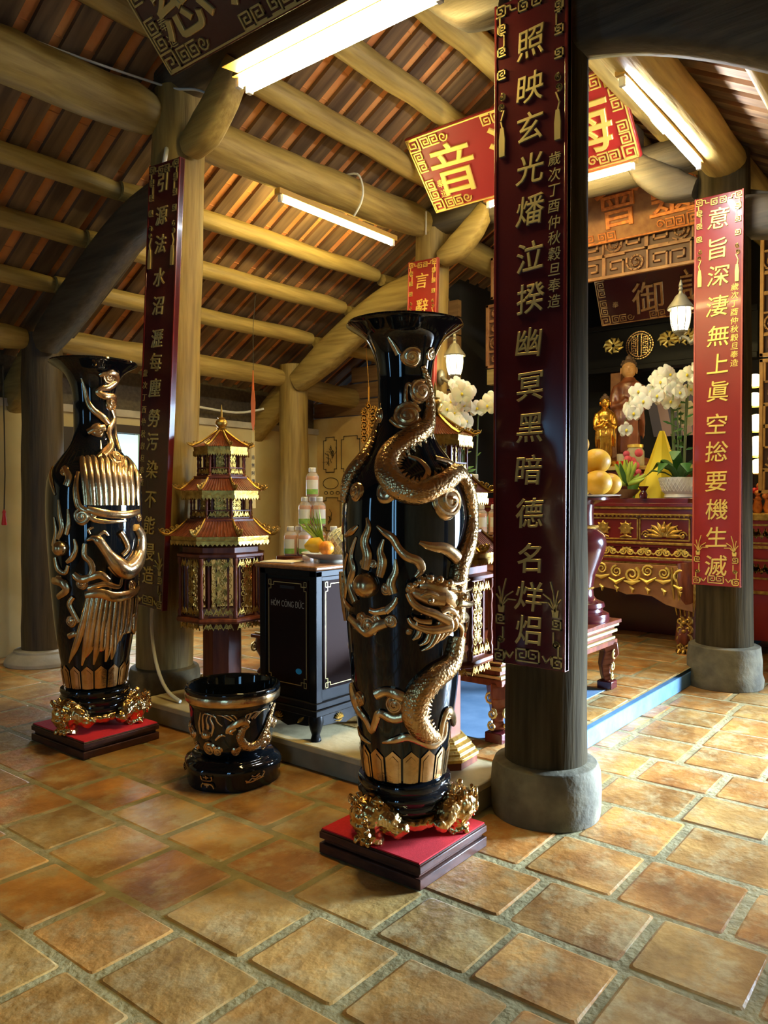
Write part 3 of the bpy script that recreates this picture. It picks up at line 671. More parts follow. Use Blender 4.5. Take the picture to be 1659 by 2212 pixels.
# relief paths on the vases: (angle in degrees, height, half width)
DRAGON= {'body':[[(254,1.905,0.0102),(278,1.804,0.0188),(268,1.686,0.029),(228,1.628,0.0358),(203,1.574,0.0393),(199,1.508,0.041),(210,1.442,0.041),(228,1.415,0.0393),(249,1.446,0.0358),(280,1.49,0.0324),(294,1.409,0.0341),(302,1.318,0.0341),(288,1.222,0.0341),(273,1.138,0.0341),(271,1.033,0.0341),(273,0.935,0.0307)],[(276,0.871,0.0307),(269,0.778,0.0358),(247,0.736,0.041),(230,0.671,0.0444),(227,0.591,0.0427),(239,0.524,0.0341),(257,0.493,0.0171)],[(130,1.71,0.0102),(143,1.626,0.0171),(156,1.56,0.0239),(153,1.498,0.0273),(151,1.444,0.0239),(148,1.382,0.0137)]],'leg':[[(229,1.238,0.0068),(239,1.222,0.0154),(253,1.212,0.0205),(268,1.174,0.0239)],[(300,0.516,0.0171),(271,0.587,0.0154),(264,0.547,0.0137),(263,0.493,0.0119),(250,0.46,0.0085)],[(301,1.518,0.0085),(280,1.533,0.0119),(256,1.548,0.0102)],[(229,1.442,0.0085),(240,1.494,0.0119),(233,1.538,0.0085),(220,1.555,0.0051)]],'flame':[[(167,1.007,0.0119),(159,1.071,0.0119),(166,1.13,0.0102),(163,1.181,0.0085),(171,1.253,0.0034)],[(181,1.137,0.0119),(184,1.186,0.0137),(181,1.237,0.0119),(185,1.289,0.0085),(183,1.326,0.0034)],[(195,1.111,0.0102),(198,1.163,0.0119),(196,1.205,0.0085),(199,1.248,0.0034)],[(207,1.049,0.0119),(205,1.087,0.0119),(209,1.13,0.0085),(209,1.176,0.0034)],[(144,1.014,0.0068),(150,1.067,0.0085),(147,1.123,0.0068),(156,1.188,0.0034)],[(200,0.983,0.0102),(207,1.01,0.0085),(210,1.036,0.0051)],[(159,0.972,0.0102),(143,0.995,0.0085),(132,1.026,0.0034)],[(193,1.296,0.0034),(200,1.273,0.0085),(207,1.252,0.0102),(212,1.215,0.0102),(219,1.186,0.0119),(228,1.169,0.0119),(231,1.138,0.0102),(226,1.111,0.0051)],[(153,1.253,0.0051),(165,1.273,0.0085),(173,1.295,0.0034)],[(200,0.987,0.0102),(191,0.978,0.0085),(184,0.982,0.0068)]],'cloud':[[(142,0.671,0.0119),(152,0.631,0.0205),(156,0.588,0.0154),(169,0.558,0.0119),(176,0.516,0.0102),(183,0.554,0.0102),(190,0.594,0.0119),(205,0.577,0.0137),(220,0.592,0.0119)],[(190,0.477,0.0034),(204,0.49,0.0102),(220,0.507,0.0119),(237,0.485,0.0119),(253,0.463,0.0119),(271,0.486,0.0102),(271,0.541,0.0085)],[(139,0.499,0.0034),(152,0.474,0.0085),(172,0.462,0.0034)],[(187,0.664,0.0154),(198,0.681,0.0137),(210,0.671,0.0171),(220,0.654,0.0137)],[(191,2.006,0.0034),(198,1.978,0.0085),(206,1.944,0.0102)],[(239,1.815,0.0085),(222,1.832,0.0051),(220,1.765,0.0068),(238,1.745,0.0085)],[(188,1.701,0.0085),(206,1.677,0.0102),(227,1.673,0.0085),(251,1.701,0.0068)],[(251,1.357,0.0102),(244,1.366,0.0085),(242,1.392,0.0068)],[(156,0.94,0.0137),(170,0.917,0.0154),(180,0.897,0.0137),(191,0.926,0.0154),(200,0.94,0.0137)],[(132,1.108,0.0137),(132,1.059,0.0154),(132,0.989,0.0137),(132,0.916,0.0085)]],'spiral':[(229,1.934,0.0375),(272,1.952,0.0239),(251,1.806,0.0444),(222,1.712,0.0512),(148,1.72,0.0273),(169,1.423,0.0341),(201,1.42,0.0393),(257,1.388,0.0648),(207,0.633,0.0375),(161,0.632,0.0273),(178,1.157,0.0154),(189,1.156,0.0171),(201,1.064,0.0222),(173,0.947,0.0239),(190,0.946,0.0222),(204,0.946,0.0239),(161,0.924,0.0205),(182,0.922,0.0375),(221,0.908,0.0119),(275,0.575,0.0256),(132,1.081,0.0239)],'pearl':[(182,1.077,0.0478)],'head':[[(229,1.084,0.0341),(240,1.065,0.0461),(250,1.032,0.0461),(257,0.977,0.0375)],[(219,1.067,0.0171),(224,1.05,0.029),(232,1.018,0.0341),(239,0.986,0.0307)],[(223,0.942,0.0102),(228,0.941,0.0188),(237,0.949,0.0222),(246,0.96,0.0222)],[(218,1.019,0.0068),(221,1.036,0.0119),(222,1.062,0.0085)]],'mane':[[(241,0.974,0.0102),(239,0.914,0.0119),(235,0.848,0.0034)],[(245,0.978,0.0102),(246,0.922,0.0119),(243,0.869,0.0034)],[(249,0.982,0.0102),(253,0.93,0.0119),(251,0.889,0.0034)],[(253,0.986,0.0102),(261,0.937,0.0119),(261,0.907,0.0034)],[(257,0.99,0.0102),(270,0.943,0.0119),(273,0.924,0.0034)],[(262,0.993,0.0102),(284,0.946,0.0119),(295,0.935,0.0034)],[(250,1.066,0.0085),(264,1.053,0.0102),(281,1.02,0.0051)],[(247,1.093,0.0085),(257,1.099,0.0085),(270,1.112,0.0034)],[(238,1.103,0.0085),(244,1.123,0.0085),(254,1.131,0.0034)],[(253,1.014,0.0102),(273,0.988,0.0102),(298,0.92,0.0034)],[(225,1.079,0.0085),(229,1.101,0.0085),(236,1.11,0.0034)],[(223,1.011,0.0051),(230,0.998,0.0068),(238,1.003,0.0068),(246,0.978,0.0051)],[(228,0.967,0.0068),(234,0.975,0.0068),(241,0.965,0.0068)]]}
PHOENIX= {'upper':[[(231,1.303,0.0119),(230,1.38,0.0143),(227,1.476,0.0143),(221,1.546,0.0107),(216,1.556,0.0036)],[(237,1.303,0.0119),(236,1.38,0.0143),(234,1.476,0.0143),(230,1.546,0.0107),(225,1.56,0.0036)],[(244,1.302,0.0119),(243,1.38,0.0143),(241,1.477,0.0143),(239,1.546,0.0107),(234,1.564,0.0036)],[(250,1.302,0.0119),(249,1.38,0.0143),(248,1.477,0.0143),(249,1.547,0.0107),(244,1.568,0.0036)],[(256,1.302,0.0119),(256,1.38,0.0143),(255,1.478,0.0143),(258,1.548,0.0107),(254,1.573,0.0036)],[(263,1.302,0.0119),(263,1.38,0.0143),(263,1.478,0.0143),(269,1.549,0.0107),(264,1.57,0.0036)],[(271,1.302,0.0119),(270,1.38,0.0143),(271,1.479,0.0143),(281,1.551,0.0107),(275,1.568,0.0036)],[(279,1.301,0.0119),(278,1.381,0.0143),(280,1.48,0.0143),(297,1.553,0.0107),(288,1.566,0.0036)],[(288,1.301,0.0119),(288,1.381,0.0143),(292,1.481,0.0143),(325,1.557,0.0107),(307,1.565,0.0036)],[(301,1.3,0.0119),(300,1.381,0.0143),(309,1.484,0.0143),(325,1.558,0.0107),(324,1.564,0.0036)]],'lower':[[(231,0.818,0.0095),(228,0.749,0.0119),(219,0.638,0.0119),(209,0.55,0.0107),(193,0.465,0.0029)],[(237,0.817,0.0095),(234,0.748,0.0119),(229,0.638,0.0119),(225,0.55,0.0107),(217,0.454,0.0029)],[(243,0.816,0.0095),(240,0.747,0.0119),(235,0.637,0.0119),(231,0.55,0.0107),(224,0.499,0.0029)],[(249,0.814,0.0095),(246,0.746,0.0119),(243,0.635,0.0119),(241,0.547,0.0107),(236,0.457,0.0029)],[(255,0.813,0.0095),(253,0.744,0.0119),(249,0.633,0.0119),(248,0.545,0.0107),(243,0.534,0.0029)],[(261,0.811,0.0095),(259,0.742,0.0119),(258,0.63,0.0119),(258,0.542,0.0107),(255,0.466,0.0029)],[(268,0.808,0.0095),(267,0.739,0.0119),(265,0.627,0.0119),(266,0.538,0.0107),(265,0.475,0.0029)],[(275,0.805,0.0095),(274,0.735,0.0119),(273,0.623,0.0119),(273,0.598,0.0107),(271,0.548,0.0029)],[(284,0.801,0.0095),(283,0.731,0.0119),(281,0.619,0.0119),(279,0.62,0.0107),(277,0.57,0.0029)],[(294,0.797,0.0095),(294,0.726,0.0119),(292,0.612,0.0119),(290,0.652,0.0107),(287,0.602,0.0029)],[(309,0.789,0.0095),(310,0.717,0.0119),(310,0.601,0.0119),(303,0.695,0.0107),(300,0.646,0.0029)]],'covert':[[(231,1.283,0.0166),(245,1.264,0.019),(261,1.253,0.019),(280,1.252,0.019),(302,1.265,0.0143)],[(233,1.25,0.0119),(239,1.225,0.0119),(255,1.215,0.0095),(278,1.217,0.0048)],[(227,0.833,0.019),(245,0.84,0.0238),(263,0.815,0.0261),(286,0.818,0.0238),(319,0.841,0.0143)],[(230,0.867,0.0119),(250,0.888,0.0143),(270,0.867,0.0119),(274,0.91,0.0071)]],'bird':[[(230,1.12,0.0059),(237,1.131,0.0143),(243,1.119,0.0238),(248,1.089,0.0238),(255,1.044,0.0261),(265,0.992,0.0404),(278,0.954,0.0475),(292,0.974,0.0475),(306,1.038,0.0404),(308,1.127,0.0333),(296,1.18,0.0214)],[(243,1.143,0.0071),(250,1.162,0.0095),(255,1.142,0.0048)],[(234,1.151,0.0048),(232,1.175,0.0071),(238,1.187,0.0048)],[(269,1.159,0.0143),(276,1.121,0.0143),(281,1.07,0.0143),(273,1.035,0.0119)],[(256,0.985,0.0143),(269,0.937,0.019),(289,0.917,0.0143)]],'plume':[[(254,1.565,0.019),(283,1.632,0.0166),(284,1.709,0.0166),(312,1.776,0.0166),(296,1.824,0.0119)],[(211,1.977,0.0036),(217,1.913,0.0095),(223,1.857,0.0119),(236,1.815,0.0143),(259,1.78,0.0166),(280,1.746,0.0166)],[(303,1.597,0.0119),(327,1.69,0.0143),(327,1.78,0.0119),(328,1.831,0.0071)],[(245,1.552,0.0119),(259,1.591,0.0119),(280,1.632,0.0095)]],'cloud':[[(251,1.993,0.0071),(264,2.006,0.0119),(285,2.008,0.0143),(299,1.978,0.0143),(281,1.943,0.0143),(258,1.928,0.0119),(251,1.907,0.0119),(269,1.891,0.0143),(311,1.89,0.0143),(327,1.856,0.0119)],[(223,1.691,0.0119),(242,1.709,0.0143),(269,1.719,0.0143)],[(228,1.103,0.0095),(227,1.042,0.0119),(234,1.005,0.0119),(236,0.956,0.0119),(230,0.92,0.0119)],[(213,0.945,0.0119),(222,0.916,0.0166),(233,0.925,0.0143),(245,0.938,0.0166),(256,0.904,0.0119)],[(187,1.239,0.0048),(190,1.162,0.0095),(184,1.088,0.0119)],[(195,1.331,0.0048),(197,1.259,0.0095),(200,1.187,0.0119),(193,1.126,0.0095)],[(208,1.283,0.0048),(209,1.211,0.0095),(205,1.151,0.0095)],[(215,1.127,0.0048),(217,1.079,0.0095),(212,1.03,0.0119),(204,1.005,0.0071)],[(185,1.027,0.0095),(190,0.967,0.0119),(201,0.949,0.0095),(206,0.989,0.0071)],[(178,0.903,0.0143),(195,0.899,0.019),(202,0.859,0.0166),(186,0.819,0.0119)],[(211,0.823,0.0095),(205,0.786,0.0119),(210,0.737,0.0119),(217,0.688,0.0095)],[(200,0.611,0.0119),(212,0.626,0.0119),(216,0.588,0.0071)],[(196,1.501,0.0095),(208,1.452,0.0143),(206,1.404,0.0143)],[(219,1.476,0.0071),(218,1.379,0.0119),(222,1.296,0.0143),(232,1.271,0.0119)],[(163,1.504,0.0071),(179,1.429,0.0095),(189,1.356,0.0048)]],'spiral':[(274,1.992,0.0333),(296,1.857,0.0404),(277,1.55,0.0475),(248,1.704,0.0356),(225,1.245,0.0428),(237,1.254,0.0214),(305,1.234,0.0238),(189,0.906,0.0285),(206,0.692,0.0309),(223,0.892,0.0309),(236,0.851,0.0238),(317,1.459,0.0333),(198,1.482,0.0238),(295,0.864,0.0285)],'pearl':[(197,1.078,0.0404)]}
DRAGON["head"]= [[(229,1.08,0.0239),(238,1.079,0.0375),(250,1.053,0.0461),(264,1.006,0.0375)],[(249,1.032,0.041),(236,1.038,0.0324),(226,1.055,0.0239),(221,1.074,0.0171)],[(219,1.058,0.0102),(223,1.023,0.0137),(230,0.998,0.0154),(241,0.979,0.0171),(254,0.95,0.0205)],[(257,0.925,0.0256),(242,0.918,0.0205),(231,0.927,0.0171),(223,0.945,0.0137),(220,0.964,0.0085)],[(238,0.95,0.0102),(229,0.955,0.0085),(224,0.969,0.0051)],[(225,1.019,0.0051),(223,0.995,0.0026)],[(231,1.0,0.0051),(230,0.977,0.0026)],[(237,0.986,0.0051),(237,0.966,0.0026)],[(226,0.941,0.0051),(227,0.962,0.0026)],[(229,1.046,0.0068),(235,1.057,0.0102),(243,1.044,0.0102),(250,1.02,0.0051)],[(265,1.013,0.0171),(283,0.994,0.0119),(302,0.996,0.0034)],[(249,1.091,0.0119),(261,1.084,0.0102),(280,1.091,0.0051)],[(254,1.069,0.0102),(271,1.052,0.0102),(291,1.054,0.0034)],[(246,0.984,0.0137),(253,0.993,0.0137),(261,0.972,0.0119),(258,0.953,0.0085)]]
DRAGON["knobs"]= [(237,1.03,0.0137),(229,1.104,0.0154),(236,1.11,0.0154),(244,1.105,0.0154),(253,1.09,0.0154),(264,1.062,0.0154),(271,1.031,0.0154),(221,1.084,0.0137),(225,1.091,0.0119)]
DRAGON["headspiral"]= [(221,1.07,0.0154),(259,0.966,0.0222),(272,0.985,0.0171)]
DRAGON["mane"]= [[(248,0.942,0.0137),(245,0.898,0.0154),(240,0.858,0.0102),(232,0.839,0.0026)],[(251,0.948,0.0137),(250,0.907,0.0154),(245,0.872,0.0102),(238,0.855,0.0026)],[(254,0.954,0.0137),(255,0.915,0.0154),(252,0.885,0.0102),(245,0.87,0.0026)],[(256,0.96,0.0137),(260,0.924,0.0154),(258,0.898,0.0102),(252,0.885,0.0026)],[(259,0.966,0.0137),(266,0.932,0.0154),(266,0.91,0.0102),(260,0.899,0.0026)],[(262,0.972,0.0137),(272,0.939,0.0154),(275,0.921,0.0102),(269,0.912,0.0026)],[(265,0.977,0.0137),(281,0.945,0.0154),(289,0.929,0.0102),(282,0.923,0.0026)],[(271,1.059,0.0102),(287,1.025,0.0119),(302,0.973,0.0034)],[(269,0.981,0.0119),(291,0.934,0.0119),(302,0.872,0.0034)],[(263,0.949,0.0119),(279,0.9,0.0119),(278,0.843,0.0034)],[(230,0.92,0.0102),(228,0.895,0.0102),(224,0.881,0.0034)],[(239,0.91,0.0102),(236,0.876,0.0102),(230,0.86,0.0034)]]

# ------------------------------------------------------------------ tall vases
PROF = [(.31,.150),(.326,.160),(.363,.165),(.436,.176),(.51,.188),(.62,.205),(.804,.222),(.987,.236),(1.17,.247),(1.262,.25),(1.372,.248),(1.446,.238),(1.50,.215),(1.556,.175),(1.611,.135),(1.666,.112),(1.721,.105),(1.813,.106),(1.877,.107),(1.941,.118),(1.98,.132),(2.02,.155),(2.045,.187),(2.066,.222)]
def smooth_prof(P, k=4):
    out = []
    for i in range(len(P)-1):
        p0, p1, p2, p3 = P[max(i-1,0)], P[i], P[i+1], P[min(i+2,len(P)-1)]
        for j in range(k):
            t = j/k
            out.append(tuple(0.5*((2*p1[a])+(p2[a]-p0[a])*t+(2*p0[a]-5*p1[a]+4*p2[a]-p3[a])*t*t+(3*p1[a]-p0[a]-3*p2[a]+p3[a])*t**3) for a in (0,1)))
    out.append(P[-1]); return out
SP = smooth_prof(PROF)
class Surf:
    """surface of revolution the reliefs are modelled on"""
    def __init__(s, prof): s.P = prof
    def r(s, z):
        P = s.P
        if z <= P[0][0]: return P[0][1]
        for (a,b),(c,e) in zip(P, P[1:]):
            if z <= c: return b+(e-b)*(z-a)/(c-a)
        return P[-1][1]
    def pt(s, th, z, h=0.0):
        a = math.radians(th); n = s.nrm(th, z); r = s.r(z)
        return Vector((r*math.cos(a), r*math.sin(a), z)) + n*h
    def nrm(s, th, z):
        a = math.radians(th); d = (s.r(z+.01)-s.r(z-.01))/.02; d = max(-2, min(2, d))
        return Vector((math.cos(a), math.sin(a), -d)).normalized()
def crom(P, k=5):
    out = []; n = len(P[0])
    P = [list(p) for p in P]
    for i in range(1, len(P)):
        while P[i][0]-P[i-1][0] > 180: P[i][0] -= 360
        while P[i][0]-P[i-1][0] < -180: P[i][0] += 360
    for i in range(len(P)-1):
        p0, p1, p2, p3 = P[max(i-1,0)], P[i], P[i+1], P[min(i+2,len(P)-1)]
        for j in range(k):
            t = j/k
            out.append([0.5*((2*p1[a])+(p2[a]-p0[a])*t+(2*p0[a]-5*p1[a]+4*p2[a]-p3[a])*t*t+(3*p1[a]-p0[a]-3*p2[a]+p3[a])*t**3) for a in range(n)])
    out.append(P[-1]); return out
def rel_tube(mb, S, pts, flat=0.75, n=10, k=5, lift=0.25, rot=0, base=0.0):
    Q = crom(pts, k)
    P = [S.pt(q[0]+rot, q[1], max(q[2],.001)*lift + base) for q in Q]
    U = [S.nrm(q[0]+rot, q[1]) for q in Q]
    mb.tube(P, [max(q[2], .0012) for q in Q], n, flat=flat, up=U)
def rel_spiral(mb, S, sp, rot=0, dome=True):
    th, z, R = sp; r = S.r(z); N = 34; th += rot
    def at(a, rr, h): return S.pt(th + math.degrees(rr*math.cos(a)/r), z + rr*math.sin(a), h)
    if dome:
        K = 18; v = [at(0,0,R*.42)]; f = []
        for i, (q, h) in enumerate(((.45,.36),(.8,.25),(1.05,.08),(1.12,-.1))):
            for j in range(K):
                a = 2*PI*j/K; lob = 1+.07*math.cos(3*a+th); v.append(at(a, R*q*lob, R*h))
        for j in range(K): f.append((0, 1+j, 1+(j+1)%K))
        for i in range(3):
            for j in range(K): f.append((1+i*K+j, 1+(i+1)*K+j, 1+(i+1)*K+(j+1)%K, 1+i*K+(j+1)%K))
        mb.add(v, f)
    P = []; U = []; Rr = []
    for i in range(N+1):
        t = i/N; a = 2*PI*2.1*t + th*.03; rr = R*(1.0-.88*t); P.append(at(a, rr, R*(.16+.30*t))); U.append(S.nrm(th, z)); Rr.append(R*(.15-.05*t))
    mb.tube(P, Rr, 6, up=U)
def rel_ball(mb, S, sp, rot=0):
    th, z, R = sp; mb.ball(S.pt(th+rot, z, R*.25), R, 22)
def vase(loc, sc, label, data, extra_rot):
    S = Surf(SP)
    t = thing('tall_vase', loc, label, 'vase', None); t.scale = (sc, sc, sc)
    B = lambda mb, name, m, sm=0.9: mb.build(name, m, t, world=False, smooth=sm)
    zz = Vector((0,0,-.31))
    def sh(mb): mb.v = [tuple(Vector(p)+zz) for p in mb.v]; return mb
    mb = MB(); inner = [(max(r-.012,.02), z) for z, r in SP if z > .6]
    prof = [(.02,.31)] + [(r, z) for z, r in SP] + [(.231,2.074),(.228,2.082),(.218,2.084)] + [(r, z+.012) for r, z in reversed(inner)]
    mb.lathe(prof, 72); B(sh(mb), 'body', glaze)
    # pointed petal band at the foot
    mb = MB()
    for k in range(16):
        a0 = 22.5*k
        for (w_, top, h) in ((9.8,.085,.005),(6.6,.066,.008)):
            cols = []
            for i in range(7):
                u = -1+i/3; y1 = .363 + top*(1-abs(u)*.33) - .012*(abs(u)<.01)*0
                cols.append((a0+u*w_, y1))
            v = []; f = []
            for (th, zt) in cols:
                for q in range(5):
                    z = .325+(zt-.325)*q/4; v.append(S.pt(th, z, h*(1-.15*abs(th-a0)/w_)))
            for i in range(6):
                for q in range(4): f.append((i*5+q, (i+1)*5+q, (i+1)*5+q+1, i*5+q+1))
            mb.add(v, f)
    B(sh(mb), 'petal_band', gold_br, 0.5)
    for name, keys in data['parts']:
        mb = MB()
        if name in ('cloud_scroll', 'cloud_trail', 'flame', 'wing_feather', 'tail_feather', 'dragon_claw', 'wing_covert', 'plume', 'mane_tuft'):   # each scroll, trail, flame and feather is a piece of its own
            for q in data[keys[0]]:
                mb = MB()
                if name == 'cloud_scroll': rel_spiral(mb, S, q)
                else: rel_tube(mb, S, [(a, z, r*{'flame':1.5,'cloud_trail':1.35,'wing_feather':1.4,'tail_feather':1.7}.get(name, 1.1)) for a, z, r in q], {'mane_tuft':1.0}.get(name,.6), 9, 5, .3, 0, .012 if name == 'mane_tuft' else 0.0)
                B(sh(mb), name, gold_br)
            continue
        for key in keys:
            flat = {'body':.8,'upper':.55,'lower':.5,'covert':.6,'cloud':.6,'flame':.6,'mane':.7}.get(key, .8)
            if key == 'spiral':
                for s in data[key]: rel_spiral(mb, S, s)
            elif key == 'pearl':
                for s in data[key]: rel_ball(mb, S, s); rel_spiral(mb, S, (s[0]-6, s[1], s[2]*.25))
            else:
                for p in data[key]: rel_tube(mb, S, [(a_, z_, r_*(1.15 if key == 'body' else 1.1)) for a_, z_, r_ in p], flat, 12 if key in('body','head','bird') else 9)
            if key == 'body':   # back crest of small fins
                for p in data[key]:
                    Q = crom(p, 6)
                    for i in range(2, len(Q)-2, 2):
                        q = Q[i]; d = Q[i+1]; r = S.r(q[1]); dx = math.radians(d[0]-q[0])*r; dz = d[1]-q[1]; L = math.hypot(dx,dz) or 1
                        ox, oz = -dz/L*q[2]*.95, dx/L*q[2]*.95
                        c = S.pt(q[0]+math.degrees(ox/r), q[1]+oz, q[2]*.35); c2 = S.pt(q[0]+math.degrees((ox*1.5+dx/L*.006)/r), q[1]+oz*1.5+dz/L*.006, q[2]*.3)
                        mb.tube([c, c2], [q[2]*.28, .001], 5)
        B(sh(mb), name, scale_m if 'body' in keys else gold_br)
    if 'knobs' in data:
        HS = Surf([(z, r+.030) for z, r in SP])
        mb = MB()
        for i, q in enumerate(data['head']): rel_tube(mb, S, q, .85 if i < 2 else 1.0, 12, 6, .05 if i < 2 else .3, 0, 0.0 if i < 1 else (.012 if i in (1, 3) else .030))
        for q in data['knobs']: mb.ball(S.pt(q[0], q[1], q[2]*.5+.030), q[2], 12)
        for q in data['headspiral']: rel_spiral(mb, HS, q)
        B(sh(mb), 'dragon_head', gold_br)
    # quieter clouds round the back
    for th, z, R in ((extra_rot,1.2,.05),(extra_rot+60,.8,.05),(extra_rot-60,.9,.05),(extra_rot+30,1.45,.04),(extra_rot-40,.55,.04),(extra_rot,1.75,.03)):
        mb = MB(); rel_spiral(mb, S, (th, z, R)); rel_tube(mb, S, [(th-20,z-.05,.004),(th-8,z-.06,.012),(th+8,z-.055,.012),(th+22,z-.03,.004)], .6); B(sh(mb), 'cloud_scroll', gold_br)
    return t
# gold with overlapping scales
scale_m = mat('scaled_gold_relief', (0.72,0.46,0.20), 0.27, 0.95, (0.48,0.26,0.09), 10)
nt = scale_m.node_tree; N_ = nt.nodes; tcn = [n for n in N_ if n.type == 'TEX_COORD'][0]
vo = N_.new('ShaderNodeTexVoronoi'); vo.inputs['Scale'].default_value = 85; nt.links.new(tcn.outputs['Object'], vo.inputs['Vector'])
bpn = N_.new('ShaderNodeBump'); bpn.inputs['Strength'].default_value = 0.7; bpn.inputs['Distance'].default_value = 0.004; bpn.invert = True
nt.links.new(vo.outputs['Distance'], bpn.inputs['Height']); nt.links.new(bpn.outputs[0], N_['Principled BSDF'].inputs['Normal'])
DRAGON['parts'] = [('dragon_body',['body']),('mane_tuft',['mane']),('dragon_claw',['leg']),('flame',['flame']),('pearl',['pearl']),('cloud_trail',['cloud']),('cloud_scroll',['spiral'])]
PHOENIX['parts'] = [('phoenix_bird',['bird']),('wing_feather',['upper']),('tail_feather',['lower']),('wing_covert',['covert']),('plume',['plume']),('pearl',['pearl']),('cloud_trail',['cloud']),('cloud_scroll',['spiral'])]

def vase_stand(loc, sc, rot, label):
    t = thing('vase_stand', loc, label, 'stand'); t.scale = (sc,)*3; t.rotation_euler = (0,0,rot)
    mb = MB(); mb.lathe([(.12,.075),(.150,.085),(.165,.10),(.172,.115),(.168,.13),(.176,.14),(.186,.152),(.186,.166),(.176,.176),(.180,.186),(.186,.198),(.182,.212),(.160,.218)], 56)
    mb.build('ringed_tray', glaze, t, world=False, smooth=0.9)
    for k in range(3):
        a = 2*PI*k/3; c, s_ = math.cos(a), math.sin(a)
        R = lambda r, z, o=0: (r*c - o*s_, r*s_ + o*c, z)
        mb = MB()
        mb.tube([R(.165,.145),R(.205,.125),R(.215,.085),R(.20,.050),R(.195,.022),R(.205,.0)], [.045,.066,.070,.054,.048,.056], 12)   # cabriole leg and paw
        mb.ball(R(.222,.112), (.062,.062,.052), 12); mb.ball(R(.19,.13), (.07,.07,.04), 12)
        for o in (-.05,.05):
            mb.tube([R(.19,.125,o*.6),R(.17,.085,o*1.5),R(.155,.06,o*2.2),R(.15,.075,o*2.8)], [.05,.048,.036,.016], 10)
            mb.ball(R(.245,.125,o*.5), .016, 8); mb.tube([R(.215,.15,o*.5),R(.215,.175,o*.9),R(.205,.165,o*1.4)], [.016,.014,.006], 8)
            mb.tube([R(.235,.075,o*.4),R(.23,.06,o*.9),R(.21,.08,o*1.2)], [.012,.014,.008], 8)
        mb.ball(R(.262,.095), (.02,.02,.016), 8)
        for q in (-.022,0,.022): mb.tube([R(.215,.030,q),R(.245,.014,q*1.3),R(.25,.0,q*1.4)], [.015,.014,.009], 8)
        for q in range(8):
            b = 2*PI*q/8; mb.ball(R(.222+.02*math.cos(b), .105+.045*math.sin(b), .045*math.cos(b)), .013, 8)
        o = mb.build('lion_mask_leg', gold_leg, t, world=False); remesh(o, .0045, .009, .016); o.modifiers['smooth'].iterations = 1
        for q in range(9):   # curls of the mane
            b = 2*PI*q/9; pc = Vector(R(.228+.030*math.cos(b), .115+.052*math.sin(b), .055*math.cos(b*1.0+.6))); on = Vector((c,s_,0)); tn = Vector((-s_,c,0)); pc = pc + on*.035*(.6+.4*abs(math.sin(b)))
            mb = MB(); mb.tube([pc + tn*x + Vector((0,0,y)) + on*(.006*(i_/11)) for i_, (x, y) in enumerate(curl(0,0,.019,1.5,b,1 if q % 2 else -1,11))], [.0075*(1-.4*i_/11) for i_ in range(12)], 7); mb.build('mane_curl', gold_leg, o, world=False, smooth=.9)
    mb = MB(); mb.tube([(0.155*math.cos(2*PI*k/48),0.155*math.sin(2*PI*k/48),.075+.012*math.cos(3*2*PI*k/48)) for k in range(49)], .024, 8)
    o = mb.build('apron_relief', gold_leg, t, world=False); remesh(o, .006, .014, .02)
    return t
gold_leg = mat('polished_gold_lion', (0.80,0.55,0.22), 0.20, 1.0, (0.60,0.34,0.11), 25)
def plinth(x0, y0, x1, y1, label):
    c = ((x0+x1)/2, (y0+y1)/2, 0)
    t = thing('display_plinth', c, label, 'plinth')
    mb = MB(); mb.box((x0,y0,0),(x1,y1,.040)); mb.box((x0+.014,y0+.014,.040),(x1-.014,y1-.014,.058)); mb.box((x0,y0,.058),(x1,y1,.085)); mb.box((x0+.004,y0+.004,.085),(x1-.004,y1-.004,.092))
    mb.build('moulded_base', rosewood, t, bev=0.006)
    mb = MB(); mb.box((x0+.008,y0+.008,.092),(x1-.008,y1-.008,.097)); mb.build('red_felt_top', felt, t)
    return t
plinth(2.205,1.585,2.665,2.075,'rosewood plinth with red felt top under the dragon vase')
plinth(2.205,3.79,2.68,4.35,'rosewood plinth with red felt top under the phoenix vase')
VN = (2.44,1.83); VL = (2.44,4.06)
vase_stand((VN[0],VN[1],.097), 1.0, math.radians(297), 'black ringed stand on golden lion legs beneath the dragon vase')
vase_stand((VL[0],VL[1],.097), 1.045, math.radians(314), 'black ringed stand on golden lion legs beneath the phoenix vase')
vase((VN[0],VN[1],.310), 1.0, 'giant black glazed vase with gold dragon and flaming pearl, in the centre', DRAGON, 40)
vase((VL[0],VL[1],.322), 1.045, 'giant black glazed vase with gold phoenix, on the left', PHOENIX, 60)

# ------------------------------------------------------------------ black and gold pot
BX, BY = 2.545, 2.985
t = thing('dragon_pot', (BX,BY,0.135), 'wide black open pot with gold rim band and gold dragon, on its black foot', 'pot')
BP = [(.0,.150),(.02,.172),(.05,.190),(.10,.200),(.18,.208),(.245,.214),(.26,.222),(.275,.228),(.305,.232),(.318,.236),(.330,.236)]
BS = Surf(smooth_prof(BP, 3))
mb = MB(); mb.lathe([(.02,0)] + [(r,z) for z,r in BS.P] + [(.228,.336),(.214,.332),(.206,.31),(.198,.2),(.18,.05),(.02,.035)], 64); mb.build('bowl', glaze, t, world=False, smooth=0.9)
mb = MB(); mb.lathe([(.2285,.268),(.2345,.275),(.2365,.303),(.2335,.310)], 64, capb=False, capt=False); mb.build('rim_band', gold_br, t, world=False, smooth=0.9)
V0 = math.degrees(math.atan2(-BY, -BX))           # side of the pot facing the hall
def bp(items): return [[(V0 + a, z, w_) for a, z, w_ in it] for it in items]
mb = MB()
